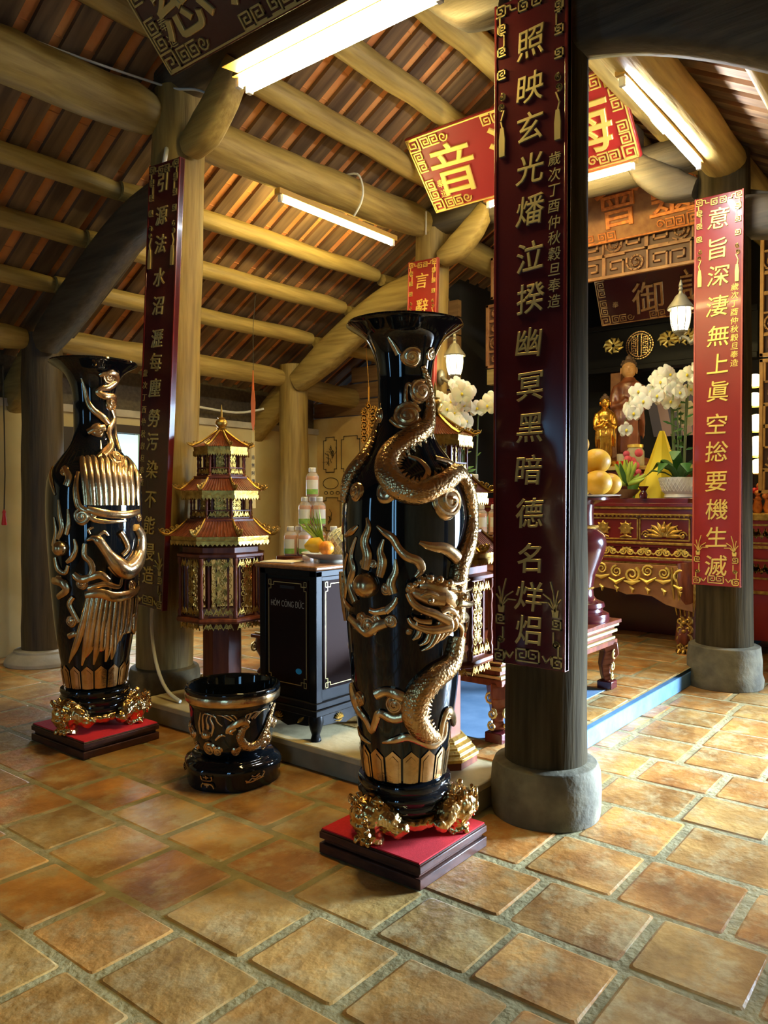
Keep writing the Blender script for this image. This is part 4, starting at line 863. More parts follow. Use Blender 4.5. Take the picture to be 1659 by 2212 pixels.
for it in bp([[(70,.24,.010),(58,.20,.016),(50,.14,.020),(36,.075,.022),(20,.07,.022),(10,.11,.021),(12,.155,.018),(20,.18,.013)], [(52,.13,.010),(62,.09,.010),(66,.06,.006)], [(15,.08,.010),(5,.06,.010),(-2,.045,.005)]]): rel_tube(mb, BS, it, .7)
mb.build('dragon_body', scale_m, t, world=False)
mb = MB()
for it in bp([[(20,.185,.014),(12,.20,.020),(2,.185,.018),(-6,.165,.012),(-8,.145,.008)], [(4,.165,.006),(-4,.150,.009),(0,.138,.004)]] + [[(16+4*i,.205,.006),(18+7*i,.228+.006*(i%2),.005),(26+8*i,.235,.002)] for i in range(4)] + [[(6-4*i,.205,.004),(2-7*i,.228,.004),(-2-9*i,.232,.0015)] for i in range(3)]): rel_tube(mb, BS, it, .8)
mb.build('dragon_head', gold_br, t, world=False)
mb = MB()
for it in bp([[(-48+6*i,.13,.006),(-50+8*i,.175,.007),(-48+6*i,.205+.01*(i%2),.004),(-46+7*i,.235,.0015)] for i in range(4)] + [[(-24,.11,.005),(-16,.135,.007),(-10,.13,.003)], [(-14,.18,.003),(-20,.20,.004),(-24,.225,.005),(-36,.235,.004),(-42,.225,.002)]]): rel_tube(mb, BS, it, .7)
rel_ball(mb, BS, (V0-36,.135,.026)); mb.build('flaming_pearl', gold_br, t, world=False)
for a, z, r in ((-34,.065,.032),(-22,.055,.024),(4,.05,.02),(60,.075,.026),(70,.15,.025),(-70,.12,.03),(-62,.06,.02),(52,.05,.02),(100,.12,.035),(140,.12,.035),(180,.12,.035),(220,.12,.035),(260,.12,.035)): mb = MB(); rel_spiral(mb, BS, (V0+a, z, r)); mb.build('cloud_scroll', gold_br, t, world=False)
t = thing('pot_stand', (BX,BY,0), 'lobed black foot with gold motifs beneath the open dragon pot', 'stand')
mb = MB(); mb.lathe([(.225,0),(.228,.02),(.226,.05),(.236,.075),(.240,.095),(.232,.112),(.212,.120),(.206,.128),(.200,.135)], 72, lobes=6, lob=.018); mb.build('foot', glaze, t, world=False, smooth=0.9)
FS = Surf([(0,.232),(.05,.232),(.07,.238),(.09,.244),(.11,.24)])
def fm(a, pts):
    mb = MB()
    for p in pts: rel_tube(mb, FS, [(V0+a+x, z, .0035) for x, z in p], .7, 6, 3)
    mb.build('gold_motif', gold_br, t, world=False)
fm(-32, [[(-7,.082),(-6,.060),(6,.060),(7,.082)],[(0,.085),(0,.066)],[(-3,.075),(3,.075)],[(-8,.022),(-6,.040),(6,.040),(9,.022)],[(0,.045),(0,.025)],[(-3,.035),(3,.035)]])
for a in (26, 88, 150, 210, 268): fm(a, [[(-12,.055),(-8,.048),(-4,.062),(0,.055),(5,.066),(9,.058),(12,.08),(9,.086)],[(-11,.045),(-4,.044),(4,.052),(12,.058)],[(-5,.075),(0,.068),(5,.08)]])

# ------------------------------------------------------------------ pagoda lanterns
def wallM(c, ang, r, z):
    """plane on a side of a many-sided tower: u along the side, v up, w outwards"""
    n = Vector((math.cos(ang), math.sin(ang), 0)); u = Vector((-n.y, n.x, 0)); p = Vector(c) + n*r + Vector((0,0,z))
    return Matrix(((u.x,0,n.x,p.x),(u.y,0,n.y,p.y),(0,1,0,p.z),(0,0,0,1)))
def fret_panel(mb, M, w, h, lw=0.0035, d=0.006):
    hw, hh = w/2, h/2
    for sg in (-1, 1):
        for v0, r in ((-.62,.32),(-.22,.30),(.2,.32),(.6,.30)):
            mb.ribbon(curl(sg*hw*.52, v0*hh, hw*.46, 1.3, PI*(.5 if sg>0 else .5), sg, 13), M, lw, d)
            mb.ribbon(curl(sg*hw*.42, (v0+.2)*hh, hw*.28, 1.1, -PI/2, -sg, 9), M, lw, d)
        mb.ribbon([(0,-hh),(sg*hw*.5,-hh*.7),(sg*hw*.15,-hh*.35),(sg*hw*.75,0),(sg*hw*.15,hh*.35),(sg*hw*.6,hh*.75),(0,hh)], M, lw, d)
    for v0 in (-.5, 0.0, .5):
        mb.prism([(0,v0*hh-hh*.13),(hw*.3,v0*hh),(0,v0*hh+hh*.17),(-hw*.3,v0*hh)], M, d*1.3)
def fret_strip(mb, M, w, h, n=3, lw=0.0035, d=0.007, loops=True):
    for k in range(n):
        u = -w/2 + w*(k+.5)/n; r = min(w/n, h)*.46
        for sg in (-1, 1): mb.ribbon(curl(u+sg*r*.5, 0, r*.52, 1.4, PI/2, sg, 11), M, lw, d)
        mb.ribbon([(u-w/n*.5, -h*.35),(u-w/n*.2,h*.4),(u,-h*.3),(u+w/n*.2,h*.4),(u+w/n*.5,-h*.35)], M, lw, d)
def make_pagoda(loc, label):
    t = thing('pagoda_lantern', loc, label, 'pagoda lantern', 'carved pagoda lanterns on the dais')
    A0 = PI/8; O8 = 1/math.cos(PI/8)
    def B(mb, name, m, par=None, sm=0.4, bev=0.0): return mb.build(name, m, par or t, world=False, smooth=sm, bev=bev)
    def oct_(prof, m, name, bev=0.002): mb = MB(); mb.lathe([(r*O8, z) for r, z in prof], 8, (0,0,0), A0); return B(mb, name, m, None, .3, bev)
    oct_([(.205,0),(.205,.035),(.195,.036)], redwood, 'plinth')
    oct_([(.212,.036),(.212,.052),(.196,.062),(.196,.075),(.178,.085),(.178,.098),(.155,.108),(.155,.122),(.135,.135)], gold, 'gilded_steps')
    oct_([(.125,.13),(.125,.51)], redwood, 'post')
    oct_([(.27,.503),(.285,.507),(.292,.52),(.285,.535),(.26,.54)], redwood, 'cage_floor')
    oct_([(.25,.908),(.285,.915),(.285,.933),(.25,.94),(.25,.975),(.20,.98)], redwood, 'cage_cornice')
    def tier(r, rc, z0, z1, pw, inner, big):
        h = z1 - z0
        for k in range(8):
            a = k*PI/4; M = wallM((0,0,0), a, inner, (z0+z1)/2); W = 2*inner*math.tan(PI/8)
            mb = MB(); fw = .012
            for sg in (-1,1): mb.box((sg*pw/2-fw/2,-h/2,-.006),(sg*pw/2+fw/2,h/2,.008),0,M)
            mb.box((-pw/2,-h/2-.004,-.006),(pw/2,-h/2+.008,.006),0,M); mb.box((-pw/2,h/2-.008,-.006),(pw/2,h/2+.004,.006),0,M)
            fr = B(mb, 'panel_frame', redwood)
            mb = MB(); fret_panel(mb, M, pw-.01, h*.95, .0042 if big else .0034); mb.build('fretwork', gold, fr, world=False, smooth=.4)
            av = a + PI/8; x, y = rc*O8*math.cos(av), rc*O8*math.sin(av)
            mb = MB(); s = .016 if big else .010
            mb.lathe([(s,0),(s,h*.10),(s*.55,h*.14),(s*.95,h*.22),(s*.6,h*.34),(s*.8,h*.5),(s*.6,h*.66),(s*.95,h*.78),(s*.55,h*.86),(s,h*.9),(s,h)], 10, (x,y,z0)); B(mb, 'turned_post', redwood, None, .9)
            W = 2*rc*math.tan(PI/8)
            mb = MB(); Mr = wallM((0,0,0), a, rc, z0 + (.035 if big else .028)); fret_strip(mb, Mr, W*.84, .055 if big else .04, 3, .004 if big else .003); B(mb, 'rail_fretwork', gold)
            if big:
                mb = MB(); Mr = wallM((0,0,0), a, rc, z1-.035); fret_strip(mb, Mr, W*.84, .055, 3, .004); B(mb, 'head_fretwork', gold)
                mb = MB(); Mr = wallM((0,0,0), a, rc, z0-.055); fret_strip(mb, Mr, W*.88, .055, 3, .004); B(mb, 'skirt_fretwork', gold)
            else:
                mb = MB()
                for dz in (.004, .05): mb.box((-W/2,dz-.028,-.004),(W/2,dz-.022,.004),0,Mr)
                B(mb, 'rail', redwood)
    def roof(r0, r1, z0, z1, name):
        sk = MB(); sk.lathe([(r0*.93*O8,z0-.045),(r0*.95*O8,z0-.01),(r0*.95*O8,z0)], 8, (0,0,0), A0, capt=False); B(sk, 'eave_valance', gold, None, .3)
        for k in range(8):
            a = k*PI/4; n = Vector((math.cos(a),math.sin(a),0)); u = Vector((-n.y,n.x,0)); v = []; f = []
            W0, W1 = r0*math.tan(PI/8), r1*math.tan(PI/8); NU = 44; NV = 5
            for j in range(NV+1):
                q = j/NV; r = r0+(r1-r0)*q; W = W0+(W1-W0)*q; z = z0+(z1-z0)*(q**1.25)
                for i in range(NU+1):
                    s = -1+2*i/NU; ph = s*W0*2*PI/(W0*2/11)
                    v.append(n*r + u*(s*W) + Vector((0,0,z+.004*max(0,math.cos(ph)))))
            for j in range(NV):
                for i in range(NU): b = j*(NU+1)+i; f.append((b,b+1,b+NU+2,b+NU+1))
            mb = MB(); mb.add(v, f)
            rp = B(mb, name, redwood, None, .5)
            # scalloped fringe
            mb = MB(); M = wallM((0,0,0), a, r0*.95, z0-.04); nn = 9
            poly = [(-W0*.95,.012)] + [p for i in range(nn) for p in ((-W0*.95+W0*1.9*i/nn,-.004),(-W0*.95+W0*1.9*(i+.5)/nn,-.018))] + [(W0*.95,-.004),(W0*.95,.012)]
            mb.prism(poly, M, .005); mb.build('fringe', gold, rp, world=False, smooth=.4)
            av = a+PI/8; d = Vector((math.cos(av),math.sin(av),0)); mb = MB(); R0, R1 = r0*O8, r1*O8
            pts = [d*(R0+(R1-R0)*q) + Vector((0,0,z0+(z1-z0)*q**1.25+.006)) for q in (0,.3,.6,1)]
            mb.tube(pts, [.010,.009,.008,.007], 6)
            s = r0/.37
            e = d*R0 + Vector((0,0,z0+.008)); T = d.cross(Vector((0,0,1)))
            def cu(cx, cz, r, a0, sg, rad): mb.tube([e + d*(cx+x) + Vector((0,0,cz+y)) for x, y in curl(0,0,r,1.25,a0,sg,11)], [rad*(1-.4*i/11) for i in range(12)], 6)
            cu(.012*s,.016*s,.022*s,PI,-1,.008*s); cu(.040*s,.030*s,.018*s,-PI/2,1,.006*s); cu(-.030*s,.040*s,.016*s,0,1,.006*s); cu(-.065*s,.052*s,.014*s,0,1,.006*s)
            mb.tube([e, e+d*.03*s+Vector((0,0,.004)), e+d*.06*s+Vector((0,0,.022*s)), e+d*.07*s+Vector((0,0,.045*s))], [.011*s,.010*s,.007*s,.003*s], 7)
            B(mb, 'ridge_ornament', gold, None, .9)
    tier(.285, .265, .54, .91, .125, .245, True)
    roof(.338, .215, 1.045, 1.145, 'lower_roof')
    oct_([(.225,1.135),(.225,1.15),(.1,1.155)], redwood, 'middle_floor')
    tier(.21, .195, 1.15, 1.285, .10, .150, False)
    oct_([(.20,1.28),(.215,1.293),(.19,1.30)], redwood, 'middle_cornice')
    roof(.265, .165, 1.328, 1.415, 'middle_roof')
    oct_([(.18,1.405),(.18,1.42),(.1,1.425)], redwood, 'upper_floor')
    tier(.17, .15, 1.42, 1.565, .072, .112, False)
    oct_([(.15,1.56),(.16,1.57),(.145,1.578)], redwood, 'upper_cornice')
    roof(.188, .022, 1.606, 1.715, 'top_roof')
    mb = MB(); mb.lathe([(0.03,1.705),(0.024,1.718),(0.036,1.731),(0.022,1.736),(0.034,1.748),(0.042,1.765),(0.034,1.784),(0.02,1.793),(0.028,1.799),(0.008,1.804),(0.006,1.854),(0.0015,1.884)], 18); B(mb, 'finial', gold, None, .9)
    return t
pg = make_pagoda((3.21,3.865,.135), 'tall three tier pagoda lantern standing between the knotty column and donation box')
pg.scale = (.93,.93,.985)
p2 = copy_tree(pg); p2.location = (3.07,2.12,.135); p2.rotation_euler = (0,0,math.radians(4)); p2.scale = (.93,.93,.97)
p2['label'] = 'pagoda lantern partly hidden behind the dragon vase, left of the longest couplet'

# ------------------------------------------------------------------ donation box
DX0, DX1, DY0, DY1 = 2.885, 3.36, 2.735, 3.16
t = thing('donation_box', ((DX0+DX1)/2,(DY0+DY1)/2,PZ), 'black donation box lettered HÒM CÔNG ĐỨC with gold lines', 'donation box')
mb = MB(); mb.box((DX0+.012,DY0+.012,.30),(DX1-.012,DY1-.012,1.02))
for x in (DX0, DX1-.05):
    for y in (DY0, DY1-.05): mb.box((x,y,.27),(x+.05,y+.05,1.02))
mb.box((DX0,DY0,.985),(DX1,DY1,1.022)); mb.box((DX0-.008,DY0-.008,.30),(DX1+.008,DY1+.008,.335)); mb.box((DX0-.016,DY0-.016,.265),(DX1+.016,DY1+.016,.30))
mb.build('body', blacklac, t, bev=.005)
mb = MB(); mb.box((DX0-.022,DY0-.022,1.022),(DX1+.022,DY1+.022,1.046)); mb.build('top', browntop, t, bev=.008)
panelm = mat('dark_brown_panel', (0.022,0.009,0.006), 0.6, 0, spec=0.05)
MF = face(DX0+.006, (DY0+DY1)/2, .68)
MS = Matrix.Translation(((DX0+DX1)/2, DY0+.006, .68)) @ Matrix(((1,0,0,0),(0,0,-1,0),(0,1,0,0),(0,0,0,1)))
for M, nm, hw in ((MF,'front_panel',.155),(MS,'side_panel',.175)):
    mb = MB(); mb.box((-hw,-.285,-.01),(hw,.285,.002),0,M); pn = mb.build(nm, panelm, t)
    mb = MB(); u, v, c = hw-.014, .268, .028
    mb.ribbon([(-u+c+.01,v),(u-c-.01,v)], M, .0035, .004); mb.ribbon([(-u+c+.01,-v),(u-c-.01,-v)], M, .0035, .004)
    for sg in (-1,1):
        mb.ribbon([(sg*u,v-c-.01),(sg*u,-v+c+.01)], M, .0035, .004)
        for sv in (-1,1):
            mb.ribbon([(sg*(u-c-.01),sv*v),(sg*(u-c-.01),sv*(v-c*.6)),(sg*u,sv*(v-c*.6)),(sg*u,sv*(v+.01)),(sg*(u-c*.6),sv*(v+.01)),(sg*(u-c*.6),sv*(v-c-.01)),(sg*u,sv*(v-c-.01))], M, .0035, .004)
    mb.build('gold_line', gold_dull, pn)
    if nm == 'front_panel':
        mb = MB(); mb.text('HÒM CÔNG ĐỨC', .047, M @ Matrix.Translation((0,.160,.001)) @ Matrix.Scale(.66,4,(1,0,0)), .002, -.0006); mb.build('lettering', mat('silver_lettering', (0.62,0.58,0.46), 0.35, 0.4), pn)
        mb = MB(); mb.box((-.055,.236,.0),(.055,.252,.004),0,M); mb.build('coin_slot', darkm, pn)
        mb = MB(); mb.prism([(.085+.022*math.cos(2*PI*k/16), -.195+.015*math.sin(2*PI*k/16)) for k in range(16)], M, .004); mb.build('blue_sticker', bluedot, pn)
def lotus(mb, M, u, v, s):
    for k in range(7):
        a = -1.15+2.3*k/6
        mb.tube([M @ Vector((u+.15*s*math.sin(a), v, .006)), M @ Vector((u+.75*s*math.sin(a), v+.55*s*math.cos(a), .014)), M @ Vector((u+s*math.sin(a), v+s*math.cos(a), .006))], [s*.12,s*.17,s*.02], 6)
    mb.tube([M @ Vector((u-.8*s, v-.2*s, .006)), M @ Vector((u, v-.35*s, .010)), M @ Vector((u+.8*s, v-.2*s, .006))], [s*.05,s*.14,s*.05], 6)
for M, zc in ((MF,'front_apron'),(MS,'side_apron')):
    hw = .19 if zc == 'front_apron' else .22; Mz = M @ Matrix.Translation((0,-.68,0))
    mb = MB(); mb.prism([(-hw,.265),(hw,.265),(hw,.22),(hw-.05,.205),(.06,.20),(0,.185),(-.06,.20),(-hw+.05,.205),(-hw,.22)], Mz @ Matrix.Translation((0,0,-.012)), .014); ap = mb.build(zc, blacklac, t, bev=.003)
    mb = MB(); lotus(mb, Mz, -.06, .222, .036); mb.build('lotus_carving', gold, ap, smooth=.9)
    mb = MB(); mb.tube([Mz @ Vector((.08+.015*k, .215+.012*k, .006)) for k in range(4)], [.003,.010,.009,.002], 6); mb.build('leaf_carving', gold, ap, smooth=.9)
mb = MB(); lotus(mb, MS, .09, -.06, .075); mb.build('side_lotus', gold, t, smooth=.9)
for x, sx in ((DX0+.03,-1),(DX1-.03,1)):
    for y, sy in ((DY0+.03,-1),(DY1-.03,1)):
        mb = MB(); mb.tube([(x,y,.275),(x+sx*.012,y+sy*.012,.235),(x,y,.19),(x-sx*.004,y-sy*.004,.16),(x+sx*.012,y+sy*.012,.137),(x+sx*.012,y+sy*.012,.135)], [.038,.042,.030,.022,.030,.028], 10); mb.build('leg', blacklac, t, smooth=.9)

# things on the donation box
ZT = 1.046
PC = (3.16,2.87)
t = thing('fruit_plate', (*PC,ZT), 'pale shallow plate of fruit on top of the donation box', 'plate')
mb = MB(); mb.lathe([(.07,0),(.075,.012),(.12,.022),(.165,.045),(.172,.052),(.160,.050),(.11,.030),(.02,.024)], 40, (*PC,ZT)); mb.build('plate', mat('plate_glaze', (0.55,0.50,0.38), 0.25, coat=.4), t, smooth=.9)
def away(x, y, right, back):   # small shifts seen from the hall: to the right / towards the altar
    return (x + .62*right + .78*back, y - .78*right + .62*back)
x, y = away(*PC, .055, -.02)
t = thing('netted_melon', (x,y,ZT+.03), 'round melon in a white foam net, on the plate beside an orange', 'melon')
mb = MB(); mb.ball((x,y,ZT+.108), .078, 24); mb.build('fruit', mat('melon_skin', (0.72,0.66,0.36), 0.5), t, smooth=.9)
mb = MB()
for sg in (-1,1):
    for k in range(14):
        mb.tube([(x+.080*math.sin(p)*math.cos(2*PI*k/14+sg*p*.8), y+.080*math.sin(p)*math.sin(2*PI*k/14+sg*p*.8), ZT+.108+.080*math.cos(p)) for p in [PI*(.06+.88*i/14) for i in range(15)]], .0028, 5)
mb.build('foam_net', netm, t, smooth=.9)
x, y = away(*PC, -.025, -.10)
tag((lambda mb: (mb.ball((x,y,ZT+.082), (.042,.042,.039), 20), mb.build('orange', orange_m, smooth=.9))[1])(MB()), 'single bright orange in front of the netted melon', 'orange')
x, y = away(*PC, -.085, -.04)
mb = MB(); mb.tube([(x-.04,y+.05,ZT+.085),(x-.02,y+.025,ZT+.092),(x+.01,y-.01,ZT+.095),(x+.03,y-.03,ZT+.088)], [.012,.04,.044,.015], 16); tag(mb.build('mango', mat('mango_skin', (0.85,0.50,0.03), 0.4), smooth=.9), 'yellow mango on the left side of the fruit plate', 'mango')
t = thing('green_leaf_sheaf', (x,y,ZT+.1), 'sheaf of green pointed leaves standing over the mango', 'leaves')
for k in range(7):
    mb = MB(); a = -.9+.22*k; p0 = Vector((*away(*PC,-.05,.01), ZT+.11)); dr = Vector((*away(0,0,-.9+.12*k,.1), 0))
    mb.tube([p0, p0+dr*.06+Vector((0,0,.035+.004*k)), p0+dr*.12+Vector((0,0,.075+.012*k)), p0+dr*.15+Vector((0,0,.10+.016*k))], [.010,.012,.009,.001], 6, flat=.4); mb.build('leaf', mat('green_leaf', (0.16,0.34,0.03), 0.45, 0, (0.45,0.52,0.06), 9) if k == 0 else bpy.data.materials['green_leaf'], t, smooth=.9)
x, y = away(*PC, .06, .10)
mb = MB(); mb.tube([(x-.08,y+.06,ZT+.06),(x-.04,y+.03,ZT+.13),(x,y,ZT+.165),(x+.05,y-.05,ZT+.15),(x+.09,y-.09,ZT+.09)], [.01,.04,.05,.04,.01], 12, flat=.7); tag(mb.build('banana_hand', mat('pale_banana', (0.72,0.55,0.16), 0.5), smooth=.9), 'pale bunch of bananas behind the netted melon', 'fruit')
mb = MB(); Mp = Matrix.Translation((2.98,3.08,ZT+.001)) @ Matrix.Rotation(.25,4,'Z'); mb.box((-.07,-.10,0),(.07,.10,.004),0,Mp); tag(mb.build('envelope', paper, bev=.001), 'cream envelope lying on the left of the donation box top', 'envelope')
for k, (x, y) in enumerate(((3.24,3.12),(3.19,3.10),(3.24,3.03))):
    mb = MB(); mb.lathe([(.02,0),(.023,.006),(.023,.020),(.019,.024)], 18, (x,y,ZT)); tag(mb.build('tea_cup', ceramic, smooth=.6), 'small white cup at the back of the donation box, %s' % ('leftmost of three','middle one','nearest the plate')[k], 'cup', 'white cups on the donation box')

# ------------------------------------------------------------------ long low table with boxes of offerings
TX0, TX1, TY0, TY1, TZ = 3.40, 4.97, 1.93, 3.60, 0.60
t = thing('low_offering_table', ((TX0+TX1)/2,(TY0+TY1)/2,PZ), 'long dark low table with gold moulded edge on the dais behind the vases', 'table')
mb = MB()
for a, b, z0, z1 in ((0,0,.575,.60),(.012,1,.555,.575),(.035,0,.535,.555),(.02,1,.515,.535),(.045,0,.485,.515),(.03,1,.468,.485),(.02,0,.435,.468)): mb.box((TX0+a,TY0+a,z0),(TX1-a,TY1-a,z1), b)
mb.build('moulded_top', [redwood, gold_dull], t, bev=.004)
for x, sx in ((TX0+.07,-1),(TX1-.07,1)):
    for y, sy in ((TY0+.07,-1),(TY1-.07,1)):
        mb = MB(); mb.tube([(x,y,.44),(x+sx*.01,y+sy*.01,.38),(x-sx*.015,y-sy*.015,.30),(x-sx*.01,y-sy*.01,.24),(x+sx*.005,y+sy*.005,.20)], [.072,.070,.045,.038,.05], 4); lg = mb.build('leg', redwood, t, bev=.006, smooth=.5)
        mb = MB(); mb.box((x-.05,y-.05,.1415),(x+.05,y+.05,.195)); mb.build('foot', lacq_dk, lg, bev=.006)
        mb = MB()
        for (zc, r, sg) in ((.37,.034,1),(.29,.030,-1),(.225,.026,1)):
            for D in (Vector((0,sy,0)), Vector((sx,0,0))):
                T = Vector((sx,0,0)) if D.y else Vector((0,sy,0)); p = Vector((x,y,zc)) + D*(.052 if zc > .33 else .040) - T*.012
                mb.tube([p + T*cx + Vector((0,0,cy)) for cx, cy in curl(0,0,r,1.3,PI/2,sg,11)], .0065, 6)
        mb.build('scroll_carving', gold_dull, lg, smooth=.9)
mb = MB()
mb.box((3.42,3.26,TZ),(3.78,3.59,1.03)); tag(mb.build('offering_crate', redwood, bev=.006), 'plain wooden crate under the bottle pyramid with green labels', 'crate')
mb = MB(); mb.box((4.05,2.35,TZ),(4.92,3.15,.965)); tag(mb.build('offering_crate', redwood, bev=.006), 'plain wooden crate under the pink labelled bottles and the hidden orchid', 'crate')

t = thing('carved_side_table', (3.95,3.95,PZ), 'dark carved side table seen between the pagoda lantern and donation box', 'table')
mb = MB()
for a, m, z0, z1 in ((0,0,.50,.525),(.02,1,.485,.50),(.05,0,.44,.485),(.02,1,.425,.44),(0,0,.40,.425)): mb.box((3.72+a,3.72+a,z0),(4.18-a,4.17-a,z1), m)
mb.build('moulded_top', [redwood, gold_dull], t, bev=.004)
for x, sx in ((3.79,-1),(4.11,1)):
    for y, sy in ((3.79,-1),(4.10,1)):
        mb = MB(); mb.tube([(x,y,.41),(x+sx*.01,y+sy*.01,.34),(x-sx*.01,y-sy*.01,.26),(x-sx*.005,y-sy*.005,.19),(x+sx*.02,y+sy*.02,.137)], [.06,.062,.045,.030,.036], 10); lg = mb.build('leg', lacq_dk, t, smooth=.9)
        mb = MB(); mb.tube([(x+sx*(.05+cx),y+sy*.05,.33+cy) for cx, cy in curl(0,0,.035,1.4,PI/2,sx,12)], .007, 6); mb.build('scroll_carving', gold_dull, lg, smooth=.9)
def make_bottle(label_m, loc):
    t = thing('tea_bottle', loc, '', 'bottle')
    mb = MB(); mb.lathe([(.038,0),(.0425,.005),(.0435,.02),(.043,.13),(.041,.142),(.032,.154),(.021,.163),(.020,.172)], 22); mb.build('bottle', pet_m, t, world=False, smooth=.9)
    mb = MB(); mb.lathe([(.036,.003),(.041,.008),(.0422,.02),(.0418,.128),(.036,.138)], 22); mb.build('drink', tea, t, world=False, smooth=.9)
    mb = MB(); mb.lathe([(.0235,.165),(.0243,.168),(.0243,.190),(.021,.195)], 18); mb.build('cap', white, t, world=False, smooth=.5)
    mb = MB(); K = 14; v = []; f = []
    for i in range(K+1):
        a = math.radians(180-25+120*i/K)
        for z in (.016,.050,.112): v.append((.0445*math.cos(a), .0445*math.sin(a), z))
    for i in range(K): f += [(i*3,i*3+3,i*3+4,i*3+1)]
    n1 = len(f)
    for i in range(K): f += [(i*3+1,i*3+4,i*3+5,i*3+2)]
    mb.v = v; mb.f = f; mb.m = [0]*n1+[1]*n1
    mb.build('label', [label_m, lab_w], t, world=False, smooth=.9)
    return t
def place_bottles(src, spots, group, first):
    for k, (x, y, z, rz, lab) in enumerate(spots):
        b = src if (first and k == 0) else copy_tree(src)
        b.location = (x, y, z); b.rotation_euler = (0,0,rz); b['label'] = lab; b['group'] = group
bg = make_bottle(lab_g, (0,0,0)); bg.scale = (.96,)*3
BXc, BYc = 3.585, 3.43
rt = lambda r, b: away(BXc, BYc, r, b)
L1 = 1.03; L2 = L1+.188; L3 = L2+.188
spots = [(*rt(0,.02), L3, .1, 'topmost tea bottle of the left pyramid with a green label'),
  (*rt(-.046,0), L2, .0, 'left bottle of the pair below the topmost green labelled bottle'),
  (*rt(.046,0), L2, .3, 'right bottle of the pair below the topmost green labelled bottle'),
  (*rt(0,.084), L2, .3, 'tea bottle standing behind the middle pair in the left pyramid'),
  (*rt(-.135,-.03), L1, -.3, 'leftmost bottle in the bottom row of the left pyramid'),
  (*rt(-.044,-.04), L1, .2, 'second bottle from the left in the bottom row of the left pyramid'),
  (*rt(.046,.02), L1, .1, 'third bottle of the bottom row, behind the green leaves'),
  (*rt(.138,.0), L1, .4, 'right end bottle of the bottom row, above the netted melon'),
  (*rt(-.09,.06), L1, .4, 'hidden bottle at the back left of the bottom row'),
  (*rt(.0,.105), L1, .4, 'hidden bottle at the back right of the bottom row')]
place_bottles(bg, spots, 'green labelled tea bottles in the left pyramid', True)
bp_ = make_bottle(lab_p, (0,0,0))
BXc, BYc = 4.30, 2.645
rt = lambda r, b: away(BXc, BYc, r, b)
L1 = .965; L2 = L1+.196; L3 = L2+.196
spots = [(*rt(-.01,.0), L3, .2, 'topmost pink labelled bottle right of the dragon vase'),
  (*rt(.03,-.01), L2, .1, 'front pink labelled bottle of the middle row right of the dragon vase'),
  (*rt(-.060,.04), L2, .3, 'pink labelled bottle at the left of the middle row'),
  (*rt(.122,.0), L2, .3, 'pink labelled bottle half behind the long couplet board'),
  (*rt(-.05,.0), L1, .2, 'pink labelled bottle at the left of the bottom row, behind the pagoda roof'),
  (*rt(.04,.02), L1, .1, 'pink labelled bottle in the middle of the bottom row, behind the pagoda roof'),
  (*rt(.134,.0), L1, .1, 'pink labelled bottle at the right of the bottom row')]
place_bottles(bp_, spots, 'pink labelled bottles right of the dragon vase', True)

